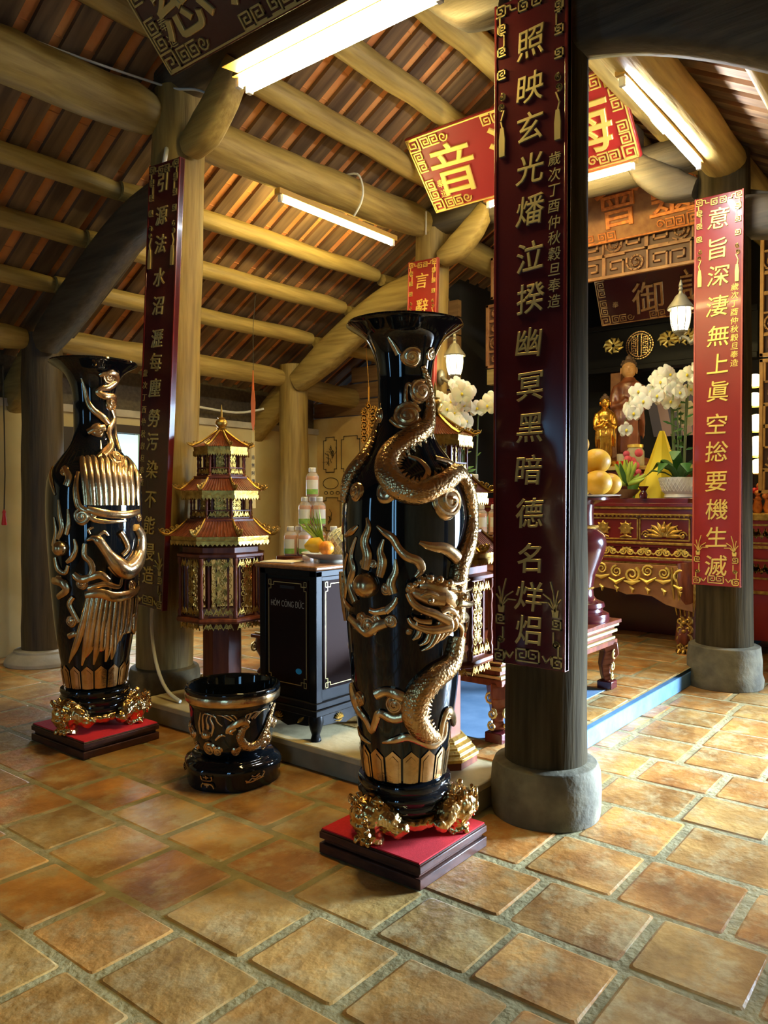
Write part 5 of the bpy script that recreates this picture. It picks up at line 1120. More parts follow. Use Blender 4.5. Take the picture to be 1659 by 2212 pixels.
# ------------------------------------------------------------------ orchids
def make_orchid(loc, label, arcs, seed, ps=1.0, sc=1.0):
    R = random.Random(seed); t = thing('potted_orchid', loc, label, 'orchid'); o = Vector(loc)
    mb = MB(); mb.lathe([(.075,0),(.09,.005),(.085,.025),(.095,.035),(.118,.11),(.121,.125),(.113,.128),(.10,.10),(.02,.09)], 40, loc); pot = mb.build('pot', ceramic, t, smooth=.7)
    mb = MB()
    for k in range(30):
        a = 2*PI*k/30
        for z0, z1 in ((.04,.08),(.08,.12)):
            for sg in (-1,1):
                mb.tube([o+Vector(((.098+.28*(z0-.035))*math.cos(a), (.098+.28*(z0-.035))*math.sin(a), z0)), o+Vector(((.098+.28*(z1-.035))*math.cos(a+sg*2*PI/30), (.098+.28*(z1-.035))*math.sin(a+sg*2*PI/30), z1))], .0022, 4)
    mb.build('diamond_relief', ceramic, pot)
    for k in range(13):
        a = 2*PI*k/13+R.uniform(-.2,.2); L = R.uniform(.12,.20); hgt = R.uniform(.0,.12); mb = MB(); d = Vector((math.cos(a),math.sin(a),0))
        P = [o+Vector((0,0,.11)), o+d*L*.45+Vector((0,0,.15+hgt*.7)), o+d*L*.85+Vector((0,0,.16+hgt)), o+d*L*1.15+Vector((0,0,.11+hgt))]
        mb.tube(P, [.012,.030,.034,.004], 8, flat=.18, up=(0,0,1)); mb.build('leaf', leafm, t, smooth=.9)
    t.scale = (sc,)*3
    for (az, reach, top, nf) in arcs:
        d = Vector((math.cos(az),math.sin(az),0)); mb = MB(); K = 12
        P = []
        for i in range(K+1):
            q = i/K
            if q < .55: P.append(o + d*(.03+.05*q) + Vector((0,0,.1+(top-.1)*(q/.55)**.9*.93)))
            else:
                e = (q-.55)/.45; P.append(o + d*(.06+reach*math.sin(e*1.5)) + Vector((0,0,.1+(top-.1)*.93+ .05*math.sin(e*2.2) - reach*.75*e*e)))
        mb.tube(P, [.006-.003*i/K for i in range(K+1)], 6); st = mb.build('stem', stemm, t, smooth=.9)
        for j in range(4):   # small leaflets on the stem
            q = P[2+j]; mb = MB(); aa = R.uniform(0,6.28); dd = Vector((math.cos(aa),math.sin(aa),.3)); mb.tube([q, q+dd*.03, q+dd*.06], [.004,.014,.001], 6, flat=.3); mb.build('leaflet', leafm, st, smooth=.9)
        for j in range(nf):
            q = .50+.5*(j+.5)/nf; i = min(int(q*K), K-1); p = P[i].lerp(P[i+1], q*K-i) + Vector((R.uniform(-.03,.03), R.uniform(-.03,.03), R.uniform(-.02,.03)))
            dirn = (Vector((-1,-.85,.1)) + Vector((R.uniform(-.5,.5),R.uniform(-.5,.5),R.uniform(-.3,.4)))).normalized()
            p = p + dirn*.03
            u = dirn.cross(Vector((0,0,1))).normalized(); v = u.cross(dirn); s = R.uniform(.038,.050)*ps
            mb = MB()
            for (ang, l_, wd) in ((0.1,1.0,.72),(PI-.1,1.0,.72),(PI/2,1.0,.48),(-PI*.28,.95,.44),(-PI*.72,.95,.44)):
                dd = u*math.cos(ang)+v*math.sin(ang)
                mb.tube([p, p+dd*s*.35-dirn*.002, p+dd*s*.75+dirn*.004, p+dd*s*l_-dirn*.004], [s*.15,s*wd*.8,s*wd*.75,s*.15], 8, flat=.12, up=dirn)
            fl = mb.build('flower', petal, st, smooth=.9)
            mb = MB(); mb.ball(p+dirn*.008-v*.004, (.008,.008,.010), 8); mb.build('lip', yellow, fl, smooth=.9)
    return t

make_orchid((4.62,2.90,.965), 'white orchid behind the bottles, flowers beside the dragon vase neck', [(2.6,.24,.92,8),(2.2,.16,1.02,8),(3.4,.12,1.05,7),(5.2,.18,1.0,7),(1.5,.2,.85,6),(3.0,.2,.86,7)], 3, 1.3, 1.15)

# ------------------------------------------------------------------ red pedestal with yellow fruit
PE = (4.74,2.14)
t = thing('vase_pedestal', (*PE,TZ), 'dark red turned pedestal on the low table, right of the front column', 'pedestal')
mb = MB(); mb.lathe([(.20,0),(.205,.02),(.20,.05),(.165,.065),(.16,.08),(.175,.095),(.17,.12),(.125,.135),(.105,.16),(.10,.22),(.115,.30),(.165,.42),(.185,.50),(.175,.56),(.13,.60),(.105,.625),(.10,.70),(.105,.755),(.15,.775),(.20,.785),(.20,.800)], 56, (*PE,TZ)); mb.build('turned_body', lacq_dk, t, smooth=.7)
mb = MB(); mb.lathe([(.130,.602),(.135,.612),(.128,.622)], 56, (*PE,TZ), capb=False, capt=False); mb.lathe([(.100,.205),(.108,.212),(.102,.22)], 56, (*PE,TZ), capb=False, capt=False); mb.build('gold_ring', gold, t, smooth=.9)
t = thing('white_plate', (*PE,TZ+.80), 'flat white plate on the red pedestal under the yellow fruit', 'plate')
mb = MB(); mb.lathe([(.12,0),(.18,.004),(.27,.014),(.272,.018),(.18,.010),(.02,.008)], 48, (*PE,TZ+.80)); mb.build('plate', ceramic, t, smooth=.9)
ZP = TZ+.81
for r, b, z, s, lab in ((.10,-.11,.085,.090,'yellow pomelo at the front of the plate on the red pedestal'),(.20,-.02,.078,.080,'yellow pomelo at the right of the plate, nearest the green fruit'),(.11,-.04,.225,.092,'big yellow pomelo resting on top of the front two'),(.0,.05,.34,.085,'topmost yellow pomelo beside the front column'),(-.08,-.06,.08,.085,'yellow pomelo on the left, hidden by the front column'),(.05,.10,.08,.085,'yellow pomelo at the back of the plate'),(-.06,.03,.21,.085,'yellow pomelo in the second layer, at the back')):
    x, y = away(*PE, r, b)
    mb = MB(); mb.ball((x,y,ZP+z), (s,s,s*.90), 26); tag(mb.build('pomelo', pomelo, smooth=.9), lab, 'fruit', 'yellow pomelos on the pedestal plate')

# ------------------------------------------------------------------ carved altar table
AX, AY0, AY1 = 6.36, 1.86, 4.10
t = thing('altar_table', (AX+.4,(AY0+AY1)/2,PZ), 'big red and gold carved altar table behind the red pedestal', 'altar table')
AL = Vector((AX+.4,(AY0+AY1)/2,PZ))
mb = MB()
for a, m, z0, z1 in ((0,0,1.325,1.355),(.01,1,1.305,1.325),(.03,0,1.265,1.305),(.02,1,1.25,1.265),(.05,0,1.03,1.25),(.025,1,1.01,1.03),(.04,0,.985,1.01),(.06,0,.905,.985),(.03,1,.885,.905),(.02,0,.86,.885),(.035,1,.845,.86)): mb.box((AX+a,AY0+a,z0),(AX+.78-a,AY1-a,z1), m)
mb.build('moulded_body', [lacq, gold], t, bev=.003)
MA = face(AX+.05, (AY0+AY1)/2, 1.14)
NP = 5; HW = (AY1-AY0)/2-.06
mb = MB()
for k in range(60): mb.ball(MA @ Vector((-HW+2*HW*(k+.5)/60, .105, 0)), .010, 6)
mb.build('beaded_edge', gold, t, smooth=.9)
for k in range(NP):
    u0 = -HW + 2*HW*k/NP; u1 = u0 + 2*HW/NP; uc = (u0+u1)/2; W = u1-u0
    mb = MB()
    for a, b in (((u0+.01,-.09),(u1-.01,-.09)),((u0+.01,.085),(u1-.01,.085)),((u0+.01,-.09),(u0+.01,.085)),((u1-.01,-.09),(u1-.01,.085))): mb.ribbon([a,b], MA, .012, .012)
    fr = mb.build('drawer_frame', gold, t, bev=.002)
    mb = MB()
    if k % 2 == 0:
        for j in range(9):
            a = -1.5+3.0*j/8; L = .15
            mb.tube([MA @ Vector((uc+.02*math.sin(a),-.06,.004)), MA @ Vector((uc+L*.6*math.sin(a),-.06+.09*math.cos(a),.014)), MA @ Vector((uc+L*1.05*math.sin(a),-.06+.125*math.cos(a),.006))], [.012,.020,.004], 7)
        for sg in (-1,1):
            mb.tube([MA @ Vector((uc+sg*x,y,.012)) for x, y in curl(.07,-.01,.04,1.3,0,1,12)], .007, 6); mb.tube([MA @ Vector((uc+sg*x,y,.012)) for x, y in curl(.15,-.05,.035,1.3,0,1,12)], .007, 6)
        mb.ball(MA @ Vector((uc,0.0,.012)), .03, 10)
    else:
        for cu_ in (-.1,.1):
            mb.lathe([(.045,0),(.05,.006),(.042,.014),(.03,.012),(.0,.02)], 20, (0,0,0), capt=False)
            n0 = len(mb.v) - 20*5; Mq = MA @ Matrix.Translation((uc+cu_,0,.002))
            for i in range(n0, len(mb.v)): mb.v[i] = tuple(Mq @ Vector(mb.v[i]))
            for j in range(8):
                a = 2*PI*j/8; mb.tube([MA @ Vector((uc+cu_+.045*math.cos(a),.045*math.sin(a),.005)), MA @ Vector((uc+cu_+.066*math.cos(a),.066*math.sin(a),.006))], [.013,.004], 6)
            for sg in (-1,1): mb.tube([MA @ Vector((uc+cu_+sg*.05,-.075,.005)), MA @ Vector((uc+cu_,-.062,.008))], [.006,.012], 6)
    mb.build('gilt_carving', gold, fr, smooth=.9)
mb = MB(); MB2 = face(AX+.06, (AY0+AY1)/2, .945)
for k in range(14):
    u = -HW+2*HW*(k+.5)/14
    for sg in (-1,1): mb.tube([MB2 @ Vector((x,y,.008)) for x, y in curl(u+sg*.035,0,.034,1.5,PI/2,sg,14)], .007, 6)
    mb.tube([MB2 @ Vector((u-.08,-.02,.006)), MB2 @ Vector((u,.03,.010)), MB2 @ Vector((u+.08,-.02,.006))], [.006,.012,.006], 6)
mb.build('scroll_band', gold_y, t, smooth=.9)
# arched apron with dragon scrolls
MC = face(AX+.02, (AY0+AY1)/2, 0)
top = [(-HW-.03+ (2*HW+.06)*i/20, .845) for i in range(21)]
bot = [(HW+.03-(2*HW+.06)*i/20, .62-.16*abs(1-i/10)**3 + .02*math.cos(i*1.9)) for i in range(21)]
mb = MB(); mb.prism(top+bot, MC @ Matrix.Translation((0,0,-.03)), .04); mb.build('apron', carved, t, bev=.004)
mb = MB(); q = random.Random(4)
for k in range(16):
    u = -HW+2*HW*(k+.5)/16; z = .775+.02*math.sin(k*2); R_ = .05 if k % 3 else .068
    mb.tube([MC @ Vector((x,y,.022)) for x, y in curl(u,z,R_,1.7,q.uniform(0,6),1 if k % 2 else -1,18)], [R_*.20*(1-.5*i/18) for i in range(19)], 7)
    mb.tube([MC @ Vector((u-.07,z-.06,.018)), MC @ Vector((u,z-.075-.02*(k%2),.026)), MC @ Vector((u+.07,z-.05,.018))], [.006,.020,.006], 7)
    mb.tube([MC @ Vector((u-.02,.655,.012)), MC @ Vector((u+.01,.63,.02)), MC @ Vector((u+.0,.60,.01))], [.008,.016,.006], 6)
mb.build('apron_scroll', gold_y, t, smooth=.9)
for sy, y in ((-1,AY0+.10),(1,AY1-.10)):
    for x in (AX+.10, AX+.68):
        f_ = -1 if x < AX+.4 else 1
        mb = MB()
        mb.tube([(x,y,.86),(x+f_*.02,y+sy*.02,.74),(x+f_*.01,y+sy*.03,.58),(x-f_*.02,y,.44),(x,y+sy*.0,.34),(x+f_*.03,y,.24),(x+f_*.01,y,.17),(x+f_*.05,y,.137)], [.10,.115,.095,.07,.085,.085,.065,.075], 14)
        lg = mb.build('leg', redwood, t, smooth=.9)
        if f_ < 0:
            mb = MB()
            for j in range(5):
                o = (j-2)*.032; mb.tube([(x-.09,y+o*1.5,.83),(x-.105,y+o*1.4,.70),(x-.08,y+o*1.2,.56),(x-.055,y+o,.44)], [.009,.012,.010,.006], 7)
            for zc, r in ((.40,.055),(.33,.06),(.26,.055),(.19,.05)):
                for sg in (-1,1): mb.tube([(x-.075-.01*(zc<.3), y+sg*cx, zc+cy) for cx, cy in curl(.03,0,r*.62,1.4,PI/2,sg,14)], .011, 7)
                mb.ball((x-.085,y,zc-.01), (.02,.022,.016), 10)
            for j in (-1,0,1): mb.tube([(x-.04,y+j*.03,.18),(x-.09,y+j*.036,.155),(x-.11,y+j*.04,.138)], [.02,.018,.01], 7)
            mb.build('dragon_mask', gold, lg, smooth=.9)
def chain(): pass
AZ = 1.396
mb = MB(); mb.box((AX+.10,AY0+.10,1.352),(AX+.74,AY1-.10,1.396)); tag(mb.build('altar_tray', lacq, bev=.004), 'red lacquer board laid on the altar table under the orchid pot and jar', 'board')
make_orchid((6.68,2.10,AZ), 'large white orchid in a white ceramic pot on the altar table', [(2.5,.34,.62,7),(2.2,.24,.70,7),(1.2,.16,.78,6),(4.2,.14,.76,6),(5.6,.16,.72,6),(3.2,.10,.66,5),(0.2,.2,.6,5)], 8, 1.25, 1.38)
def small(name, prof, loc, m, label, cat, n=24): mb = MB(); mb.lathe(prof, n, loc); return tag(mb.build(name, m, smooth=.7), label, cat)
# jar with a golden lid, candle glass
JX = (7.27,2.70,1.70)
t = thing('glass_jar', JX, 'glass jar with a golden lid at the feet of the brown Buddha', 'jar')
mb = MB(); mb.lathe([(.075,0),(.085,.01),(.085,.14),(.07,.165),(.065,.175),(.02,.176)], 28, JX); mb.build('glass', jarglass, t, smooth=.9)
mb = MB(); mb.lathe([(.066,.176),(.074,.178),(.074,.205),(.03,.212)], 28, JX); mb.build('lid', gold_y, t, smooth=.5)
t = thing('candle_glass', (7.24,2.83,1.70), 'small red candle glass between the golden figure and the jar', 'candle')
mb = MB(); mb.lathe([(.03,0),(.036,.01),(.036,.06)], 18, (7.24,2.83,1.70)); mb.build('wax', redp, t); mb = MB(); mb.lathe([(.0365,.05),(.040,.12),(.0385,.12)], 18, (7.24,2.83,1.70), capt=False); mb.build('glass', jarglass, t)
t = thing('hand_citron', (6.50,2.49,AZ+.06), 'bright green fingered citron in a low bowl on the altar', 'fruit')
for k in range(26):
    mb = MB(); a = rnd.uniform(0,2*PI); e = rnd.uniform(.05,1.45); d = Vector((math.cos(a)*math.sin(e), math.sin(a)*math.sin(e), math.cos(e))); p = Vector((6.50,2.49,AZ+.12))
    mb.tube([p+d*.02, p+d*.07, p+d*(.11+.05*math.cos(e)), p+d*(.15+.05*math.cos(e))+Vector((0,0,.012))], [.022,.022,.017,.006], 8); mb.build('finger', greenm if k % 3 else leafm, t, smooth=.9)
small('fruit_bowl', [(.05,0),(.055,.01),(.10,.05),(.115,.075),(.10,.07),(.02,.03)], (6.50,2.49,AZ), mat('brown_bowl', (0.25,0.15,0.07), 0.3), 'brown bowl holding the green citron', 'bowl')
small('incense_cup', [(.03,0),(.035,.03),(.02,.06),(.045,.10),(.04,.10)], (6.44,2.32,AZ), lacq_dk, 'small dark stem cup left of the orchid pot', 'cup')
# yellow paper cone
mb = MB(); mb.lathe([(.23,0),(.17,.18),(.10,.36),(.035,.56),(.02,.60)], 8, (6.95,2.34,AZ), .3); tag(mb.build('yellow_paper_tent', yellow, smooth=.3), 'yellow folded paper cone behind the orchid on the altar', 'offering')
t = thing('pink_flower_bunch', (7.0,2.62,AZ+.2), 'bunch of pink flowers left of the yellow paper cone', 'flowers')
for k in range(16):
    mb = MB(); mb.ball((7.0+rnd.uniform(-.06,.06), 2.60+rnd.uniform(-.09,.09), AZ+.30+rnd.uniform(-.12,.12)), rnd.uniform(.025,.04), 10); mb.build('blossom', pinkm, t, smooth=.9)
mb = MB(); mb.lathe([(.05,0),(.06,.1),(.04,.2)], 14, (7.0,2.61,AZ)); mb.build('holder', leafm, t)

# raised shelf behind the altar and the statues
mb = MB(); mb.box((7.18,1.9,PZ),(8.4,4.1,1.66), 0); mb.box((7.16,1.88,1.66),(8.42,4.12,1.70),1); tag(mb.build('altar_shelf', [lacq_dk, gold_dull], bev=.005), 'dark stepped shelf behind the altar carrying the statues', 'shelf')
def statue(loc, H, robe, head_m, label, rot, arms=True):
    t = thing('buddha_statue', loc, label, 'statue'); t.rotation_euler = (0,0,rot); s = H
    mb = MB()   # robe, facing -X
    mb.lathe([(.17*s,0),(.18*s,.04*s),(.16*s,.08*s),(.085*s,.10*s),(.088*s,.2*s),(.082*s,.40*s),(.085*s,.52*s),(.095*s,.62*s),(.098*s,.70*s),(.085*s,.745*s),(.05*s,.775*s),(.042*s,.80*s)], 28, sy=1.15)
    for sg in (-1,1):
        mb.tube([(0,sg*.095*s,.72*s),(-.015*s,sg*.125*s,.62*s),(-.05*s,sg*.125*s,.53*s),(-.09*s,sg*.06*s,.55*s),(-.105*s,sg*.015*s,.60*s)], [.038*s,.042*s,.038*s,.032*s,.024*s], 12)
        mb.tube([(-.06*s,sg*.095*s,.53*s),(-.065*s,sg*.115*s,.38*s),(-.05*s,sg*.12*s,.24*s)], [.038*s,.032*s,.012*s], 10, flat=.5)
        for k in range(4): mb.tube([(-.078*s,sg*(.012+.02*k)*s,.68*s-.02*k*s),(-.094*s,sg*(.015+.018*k)*s,.42*s),(-.09*s,sg*(.01+.022*k)*s,.12*s)], [.006*s,.011*s,.008*s], 7)
        for k in range(5): mb.tube([(-.05*s,sg*.085*s,(.66-.035*k)*s),(-.088*s,sg*.03*s,(.60-.06*k)*s),(-.094*s,0,(.57-.065*k)*s)], [.005*s,.010*s,.008*s], 7)
    o = mb.build('robe', robe, t, world=False); remesh(o, .012*s)
    mb = MB(); mb.ball((0,0,.865*s), (.068*s,.063*s,.080*s), 22); mb.ball((-.064*s,0,.862*s), (.012*s,.010*s,.018*s), 10)
    mb.tube([(-.056*s,-.020*s,.838*s),(-.064*s,0,.835*s),(-.056*s,.020*s,.838*s)], [.004*s,.006*s,.004*s], 6)
    for sg in (-1,1):
        mb.ball((0.0,sg*.066*s,.855*s), (.012*s,.008*s,.03*s), 10); mb.ball((-.060*s,sg*.024*s,.878*s), (.008*s,.013*s,.005*s), 8); mb.tube([(-.066*s,sg*.008*s,.890*s),(-.062*s,sg*.024*s,.897*s),(-.050*s,sg*.04*s,.890*s)], .0035*s, 6)
    mb.tube([(0,0,.78*s),(0,0,.83*s)], [.04*s,.036*s], 12); mb.build('head', head_m, t, world=False, smooth=.9)
    mb = MB(); mb.ball((.010*s,0,.90*s), (.062*s,.061*s,.062*s), 18); mb.ball((.012*s,0,.962*s), (.03*s,.03*s,.032*s), 14)
    for k in range(40):
        a = rnd.uniform(-1.9,1.9); e = rnd.uniform(.1,1.5); mb.ball((.010*s+.063*s*math.cos(a)*math.cos(e), .062*s*math.sin(a)*math.cos(e), .90*s+.063*s*math.sin(e)), .010*s, 6)
    mb.build('hair', mat('statue_hair', (0.10,0.055,0.025), 0.6) if 'statue_hair' not in bpy.data.materials else bpy.data.materials['statue_hair'], t, world=False, smooth=.9)
    return t
statue((7.62,2.90,1.70), 1.14, statue_w, statue_f, 'tall brown carved standing Buddha statue behind the orchid', .40)
statue((7.24,2.99,1.70), .72, skin_g, skin_g, 'shiny golden figure standing left of the brown Buddha', .5)
statue((7.27,3.27,1.70), .52, skin_g, skin_g, 'smaller golden figure next to the front column edge', .5)
statue((8.1,2.16,1.70), 1.25, statue_w, statue_f, 'brown statue head rising behind the orchid flowers', .5)
# dark cabinet with round medallion above the statues
t = thing('shrine_canopy', (8.55,2.9,2.95), 'black glossy shrine beam with a round gold medallion above the Buddha', 'shrine')
mb = MB(); mb.box((8.5,1.9,2.86),(8.62,3.9,3.32)); mb.box((8.46,1.9,3.30),(8.64,3.9,3.36)); mb.box((8.46,1.9,2.82),(8.64,3.9,2.88)); mb.build('beam', blacklac, t, bev=.006)
MM = face(8.495, 3.11, 3.09)
mb = MB()
for r in (.15,.125): mb.ribbon([(r*math.cos(2*PI*k/32), r*math.sin(2*PI*k/32)) for k in range(33)], MM, .014, .014)
for sg in (-1,1):
    mb.ribbon([(sg*.02,-.11),(sg*.02,.11)], MM, .010, .012)
    for v in (-.06,0,.06): mb.ribbon(sq_spiral(sg*.065, v, .055, sg, 1), MM, .008, .012)
mb.build('medallion', gold_br, t, smooth=.5)
for u0 in (-.30, .32, .52):
    mb = MB()
    for k in range(9): a = 2*PI*k/9; mb.tube([MM @ Vector((u0+.02*math.cos(a),.03+.02*math.sin(a),.01)), MM @ Vector((u0+.09*math.cos(a),.03+.07*math.sin(a),.02)), MM @ Vector((u0+.12*math.cos(a+.4),.03+.09*math.sin(a+.4),.01))], [.012,.022,.006], 6)
    mb.build('floral_carving', gold_y, t, smooth=.9)
mb = MB(); mb.box((8.5,3.91,1.7),(8.64,4.1,3.9)); mb.box((8.5,3.33,1.70),(8.6,3.45,2.815)); tag(mb.build('shrine_post', carved, bev=.006), 'brown shrine post beside the front column, behind the golden figures', 'post')
# striped panel added as a stand-in for the roof tiles in the opening
mb = MB()
for k in range(9):
    y0 = 2.1+.11*k; v = [(8.9,y0,2.1),(8.9,y0+.11,2.1),(9.0,y0+.27,2.72),(9.0,y0+.16,2.72)]; mb.add([(*p,) for p in v]+[(p[0]+.01,p[1],p[2]) for p in v], [(0,1,2,3),(7,6,5,4),(0,4,5,1),(1,5,6,2),(2,6,7,3),(3,7,4,0)], k % 2)
tag(mb.build('striped_panel', [mat('grey_stripe', (0.16,0.14,0.17), .8), mat('pink_stripe', (0.55,0.36,0.30), .8)], smooth=0), 'grey and pink striped panel standing in for roof tiles behind the Buddha head', 'panel')

# hanging plaques beyond the rear columns
plaque((6.80,2.95,4.06), 1.9, 0.66, 0.45, '法會靈', 0.44, (-0.50,0.26,0.72), 'brown plaque with rough orange characters behind the right lamp', carved, gold_or)
plaque((8.30,2.78,3.62), 1.5, 0.62, 0.45, '御調', 0.36, (-.18,.34), 'dark maroon plaque with brown gold characters above the shrine beam', lacq_dk, gold_br, '奉', -.55)
# carved frieze between the rear columns
carved_bk = mat('carved_backing', (0.11,0.045,0.018), 0.55)
def carved_panel(name, x, y, z, W, H, label, m, nx, nz, seed):
    R = random.Random(seed); t = thing(name, (x,y,z), label, 'carving'); M = face(x,y,z)
    mb = MB()
    for a, b in (((-W/2,H/2),(W/2,H/2)),((-W/2,-H/2),(-W/2,H/2)),((W/2,-H/2),(W/2,H/2)),((-W/2,-H/2),(W/2,-H/2))): mb.ribbon([a,b], M, .03, .035)
    mb.build('frame', m, t, bev=.004)
    mb = MB(); mb.box((-W/2,-H/2,-.012),(W/2,H/2,.004),0,M); mb.build('backing', carved_bk, t)
    for i in range(nx):
        for j in range(nz):
            u = -W/2+W*(i+.5)/nx; v = -H/2+H*(j+.5)/nz; s = min(W/nx, H/nz)*.92; mb = MB()
            if (i+j) % 3 == 1: mb.ribbon(curl(u,v,s*.48,1.8,R.uniform(0,6),1,20), M, s*.09, .03)
            else: mb.ribbon(sq_spiral(u,v,s,1 if i % 2 else -1,1 if j % 2 else -1), M, s*.10, .03)
            mb.ribbon([(u-W/nx*.5,v-s*.5),(u+W/nx*.5,v-s*.5)], M, s*.08, .026); mb.build('fret_motif', m, t, bev=.002, smooth=.5)
    return t
carved_panel('carved_frieze', 7.0, 3.0, 3.66, 2.2, .40, 'long carved brown frieze hanging across below the orange lettered plaque', carved, 11, 2, 1)
carved_panel('carved_frieze', 6.92, 3.86, 3.05, .50, .62, 'square carved brown lattice panel above the lantern right of the dragon vase', carved, 3, 4, 2)
mb = MB(); mb.box((6.9,3.4,2.56),(6.98,4.12,2.72)); tag(mb.build('lintel_board', wood_y, bev=.006), 'plain wooden lintel below the square lattice panel', 'board')
carved_panel('carved_frieze', 7.1, 1.385, 3.2, .34, 1.2, 'tall ochre carved drop at the right edge of the photo', carved_or, 2, 7, 3)
carved_panel('carved_frieze', 7.1, 1.445, 2.0, .22, 1.1, 'lower ochre carved drop beside the glowing globes', carved_or, 1, 6, 5)
carved_panel('carved_frieze', 7.2, 1.16, 3.95, .8, .3, 'ochre carved corner piece above the tall drop', carved_or, 4, 1, 6)
# glowing globes on the side altar
for k, (y, z, s) in enumerate(((1.70,2.45,.065),(1.70,2.28,.07),(1.685,2.07,.085),(1.675,1.86,.10),(1.665,1.68,.075))):
    t = thing('globe_lamp', (7.5,y,z), ('topmost glowing globe right of the far red column','second glowing globe from the top','middle glowing globe of the stack','largest glowing globe, fourth from the top','lowest glowing globe of the stack')[k], 'lamp', 'glowing globes at the right edge')
    mb = MB(); mb.ball((7.5,y,z), (s,s,s*.92), 20); mb.build('globe', globe_m, t, smooth=.9)
    mb = MB(); mb.lathe([(s*.5,-s*.98),(s*.62,-s*.86),(s*.5,-s*.8)], 16, (7.5,y,z)); mb.build('collar', gold_y, t)
t = thing('side_altar', (7.6,1.35,0), 'red and gold side altar cabinet at the right edge', 'altar')
mb = MB(); mb.box((7.35,.9,0.14),(7.9,1.80,1.20),0); mb.box((7.31,.86,1.20),(7.94,1.84,1.26),1); mb.box((7.33,.88,.95),(7.92,1.82,.98),1); mb.box((7.33,.88,.55),(7.92,1.82,.58),1); mb.build('cabinet', [lacq_b, gold], t, bev=.004)
for zc in (1.08, .77):
    M = face(7.345, 1.55, zc); mb = MB(); mb.ribbon(loop([(-.16,-.08),(.16,-.08),(.16,.08),(-.16,.08)]), M, .016, .01); fret_strip(mb, M, .28, .1, 3, .012, .012); mb.build('carved_panel', gold, t)
for k in range(3):
    t = thing('altar_flower_vase', (7.55,1.50+.09*k,1.26), ('red flowers at the left of the side altar','red flowers in the middle of the side altar, below the globes','red and gold flowers next to the far red column')[k], 'flowers', 'flowers below the glowing globes')
    mb = MB(); mb.lathe([(.03,0),(.045,.05),(.03,.11),(.04,.13)], 14, (7.55,1.50+.09*k,1.26)); mb.build('vase', gold_or, t, smooth=.9)
    for q in range(7): mb = MB(); mb.ball((7.55+rnd.uniform(-.04,.04),1.50+.09*k+rnd.uniform(-.04,.04),1.42+rnd.uniform(-.03,.09)), .028, 8); mb.build('blossom', redp if q % 2 else gold_or, t, smooth=.9)

# ------------------------------------------------------------------ cables, pennants and small things
def cord(name, pts, r, m, label, cat, n=8, k=4): mb = MB(); Q = crom_plain(pts, k); mb.tube(Q, r, n); return tag(mb.build(name, m, smooth=.9), label, cat)
def crom_plain(P, k):
    out = []; P = [Vector(p) for p in P]
    for i in range(len(P)-1):
        p0, p1, p2, p3 = P[max(i-1,0)], P[i], P[i+1], P[min(i+2,len(P)-1)]
        for j in range(k):
            t = j/k; out.append(0.5*((2*p1)+(p2-p0)*t+(2*p0-5*p1+4*p2-p3)*t*t+(3*p1-p0-3*p2+p3)*t**3))
    out.append(P[-1]); return out
cord('white_cable', [(1.9,4.33,4.00),(2.25,4.33,4.01),(2.6,4.30,4.03),(2.95,4.25,4.05),(3.05,4.12,4.0),(3.10,3.98,3.97),(3.12,3.88,3.92)], .008, cable, 'white cable running along the cracked log beam to the corner plaque', 'cable')
cord('white_hose', [(2.962,4.25,.74),(2.95,4.25,.60),(2.945,4.22,.42),(2.93,4.14,.28),(2.915,4.03,.19),(2.91,3.90,.15)], .011, cable, 'white hose hanging from below the narrow maroon board down to the dais', 'hose')
cord('white_pipe_end', [(2.99,4.15,3.50),(2.99,4.13,3.56),(3.02,4.16,3.62),(3.06,4.22,3.64)], .014, cable, 'short white pipe bend at the top of the narrow maroon board', 'pipe')
cord('lamp_cable', [(4.86,4.30,4.08),(4.87,4.14,4.06),(4.88,4.09,3.94),(4.87,4.10,3.82),(4.86,4.17,3.72)], .009, cable, 'cable looping over the log beam to the lamp below', 'cable')
cord('lamp_cable', [(5.05,1.62,4.05),(5.05,1.76,4.02),(5.06,1.80,3.9),(5.05,1.70,3.75)], .009, cable, 'cable looping over the right beam to its lamp', 'cable')
cord('wall_conduit', [(4.7,6.74,2.36),(5.2,6.74,2.38),(5.8,6.73,2.36),(6.1,6.6,2.42)], .014, cable, 'white conduit along the top of the plaster wall', 'pipe')
cord('plaque_wire', [(5.9,4.18,3.85),(5.72,4.05,3.98)], .007, cable, 'thin pale wire from the log beam to the gold lettered plaque', 'wire')
t = thing('hanging_pennant', (4.95,5.5,2.6), 'narrow orange pennant hanging in front of the plaster wall', 'pennant')
M = face(4.95,5.5,0)
mb = MB(); mb.tube([(4.95,5.5,2.59),(4.95,5.5,3.0),(4.95,5.46,3.34)], .003, 5); mb.build('string', ink, t)
mb = MB(); mb.prism([(-.004,2.60),(.004,2.60),(.014,2.42),(.030,2.30),(.022,2.10),(0,2.02),(-.022,2.10),(-.030,2.30),(-.014,2.42)], M, .004); mb.build('spear_tip', mat('orange_cloth', (0.75,0.16,0.03), .7), t)
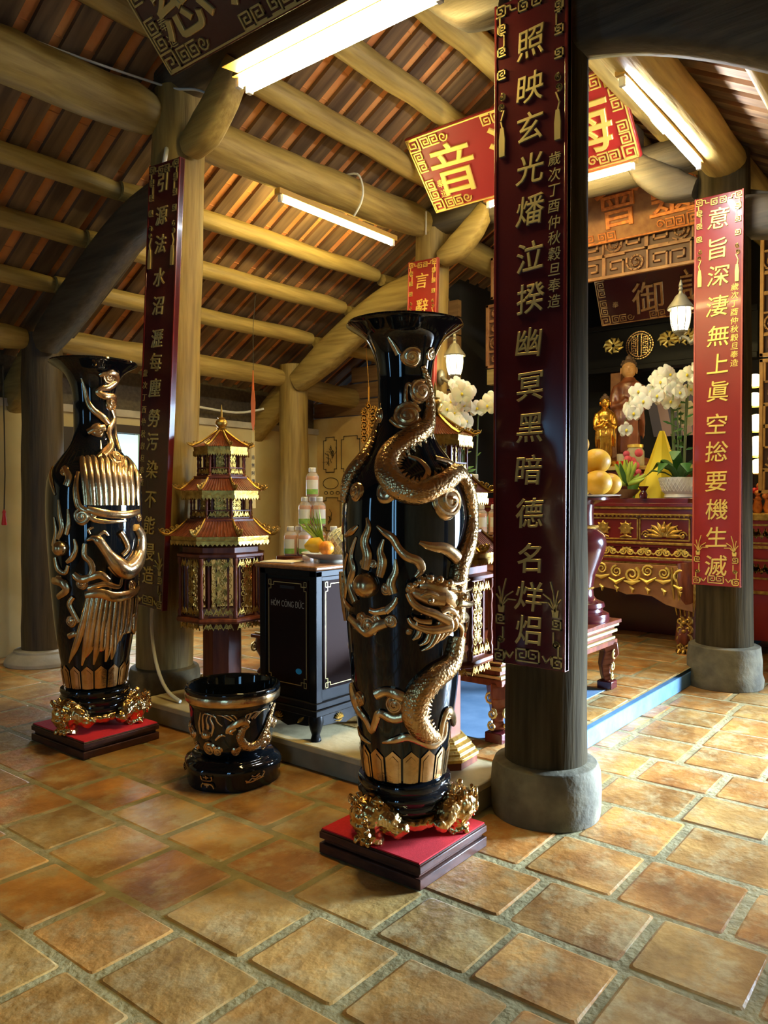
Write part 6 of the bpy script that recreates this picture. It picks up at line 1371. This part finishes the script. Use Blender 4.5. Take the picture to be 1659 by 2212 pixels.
mb = MB(); mb.prism([(-.018,2.04),(.018,2.04),(.034,1.30),(-.034,1.30)], M, .003); st = mb.build('yellow_strip', mat('ochre_cloth', (0.62,0.40,0.10), .8), t)
mb = MB()
for k, ch in enumerate('南無阿彌陀佛'): mb.text(ch, .045, M @ Matrix.Translation((0,1.78-.075*k,.0035)), .001)
mb.build('lettering', ink, st)
t = thing('hanging_lattice_charm', (6.5,5.36,2.1), 'orange lattice charm with a red tag hanging left of the dragon vase neck', 'charm')
M = face(6.5,5.36,2.2); mb = MB()
for k in range(5):
    for sg in (-1,1): mb.ribbon(curl(sg*.06,-.16+.075*k,.055,1.5,0,sg,14), M, .016, .012)
mb.ribbon([(0,-.2),(0,.40)], M, .012, .012); mb.tube([(6.5,5.36,2.58),(6.5,5.40,3.0),(6.5,5.42,3.36)], .003, 5); mb.ribbon(curl(0,.2,.04,1,PI/2,1,12), M, .016, .012); mb.build('lattice', mat('orange_knot', (0.90,0.42,0.05), .6), t)
mb = MB(); mb.box((-.05,-.46,0),(.05,-.20,.012),0,M); mb.build('red_tag', redp, t)
t = thing('tassel_cord', (3.08,6.5,1.2), 'thin cord with a red tassel hanging at the left edge', 'cord')
mb = MB(); mb.tube([(3.08,6.5,2.5),(3.085,6.495,2.0),(3.09,6.5,1.6),(3.08,6.5,1.30)], .005, 6); mb.build('cord', ink, t)
mb = MB(); mb.lathe([(.004,.12),(.015,.10),(.012,.085),(.022,.0),(.02,-.01)], 12, (3.08,6.5,1.18)); mb.build('tassel', redp, t, smooth=.9)
t = thing('fire_extinguisher', (5.92,6.70,.40), 'red fire extinguisher with a white label behind the pagoda lantern', 'fire extinguisher')
mb = MB(); mb.lathe([(.075,0),(.08,.015),(.08,.38),(.06,.43),(.025,.45)], 24, (5.92,6.69,.42)); mb.build('cylinder', redp, t, smooth=.7)
mb = MB(); M = face(5.838,6.69,.62); mb.box((-.05,-.10,0),(.05,.06,.003),0,M); mb.build('label', lab_w, t)
mb = MB(); mb.tube([(5.92,6.69,.86),(5.92,6.69,.91),(5.86,6.62,.92)], [.02,.018,.012], 8); mb.build('valve', blacklac, t)
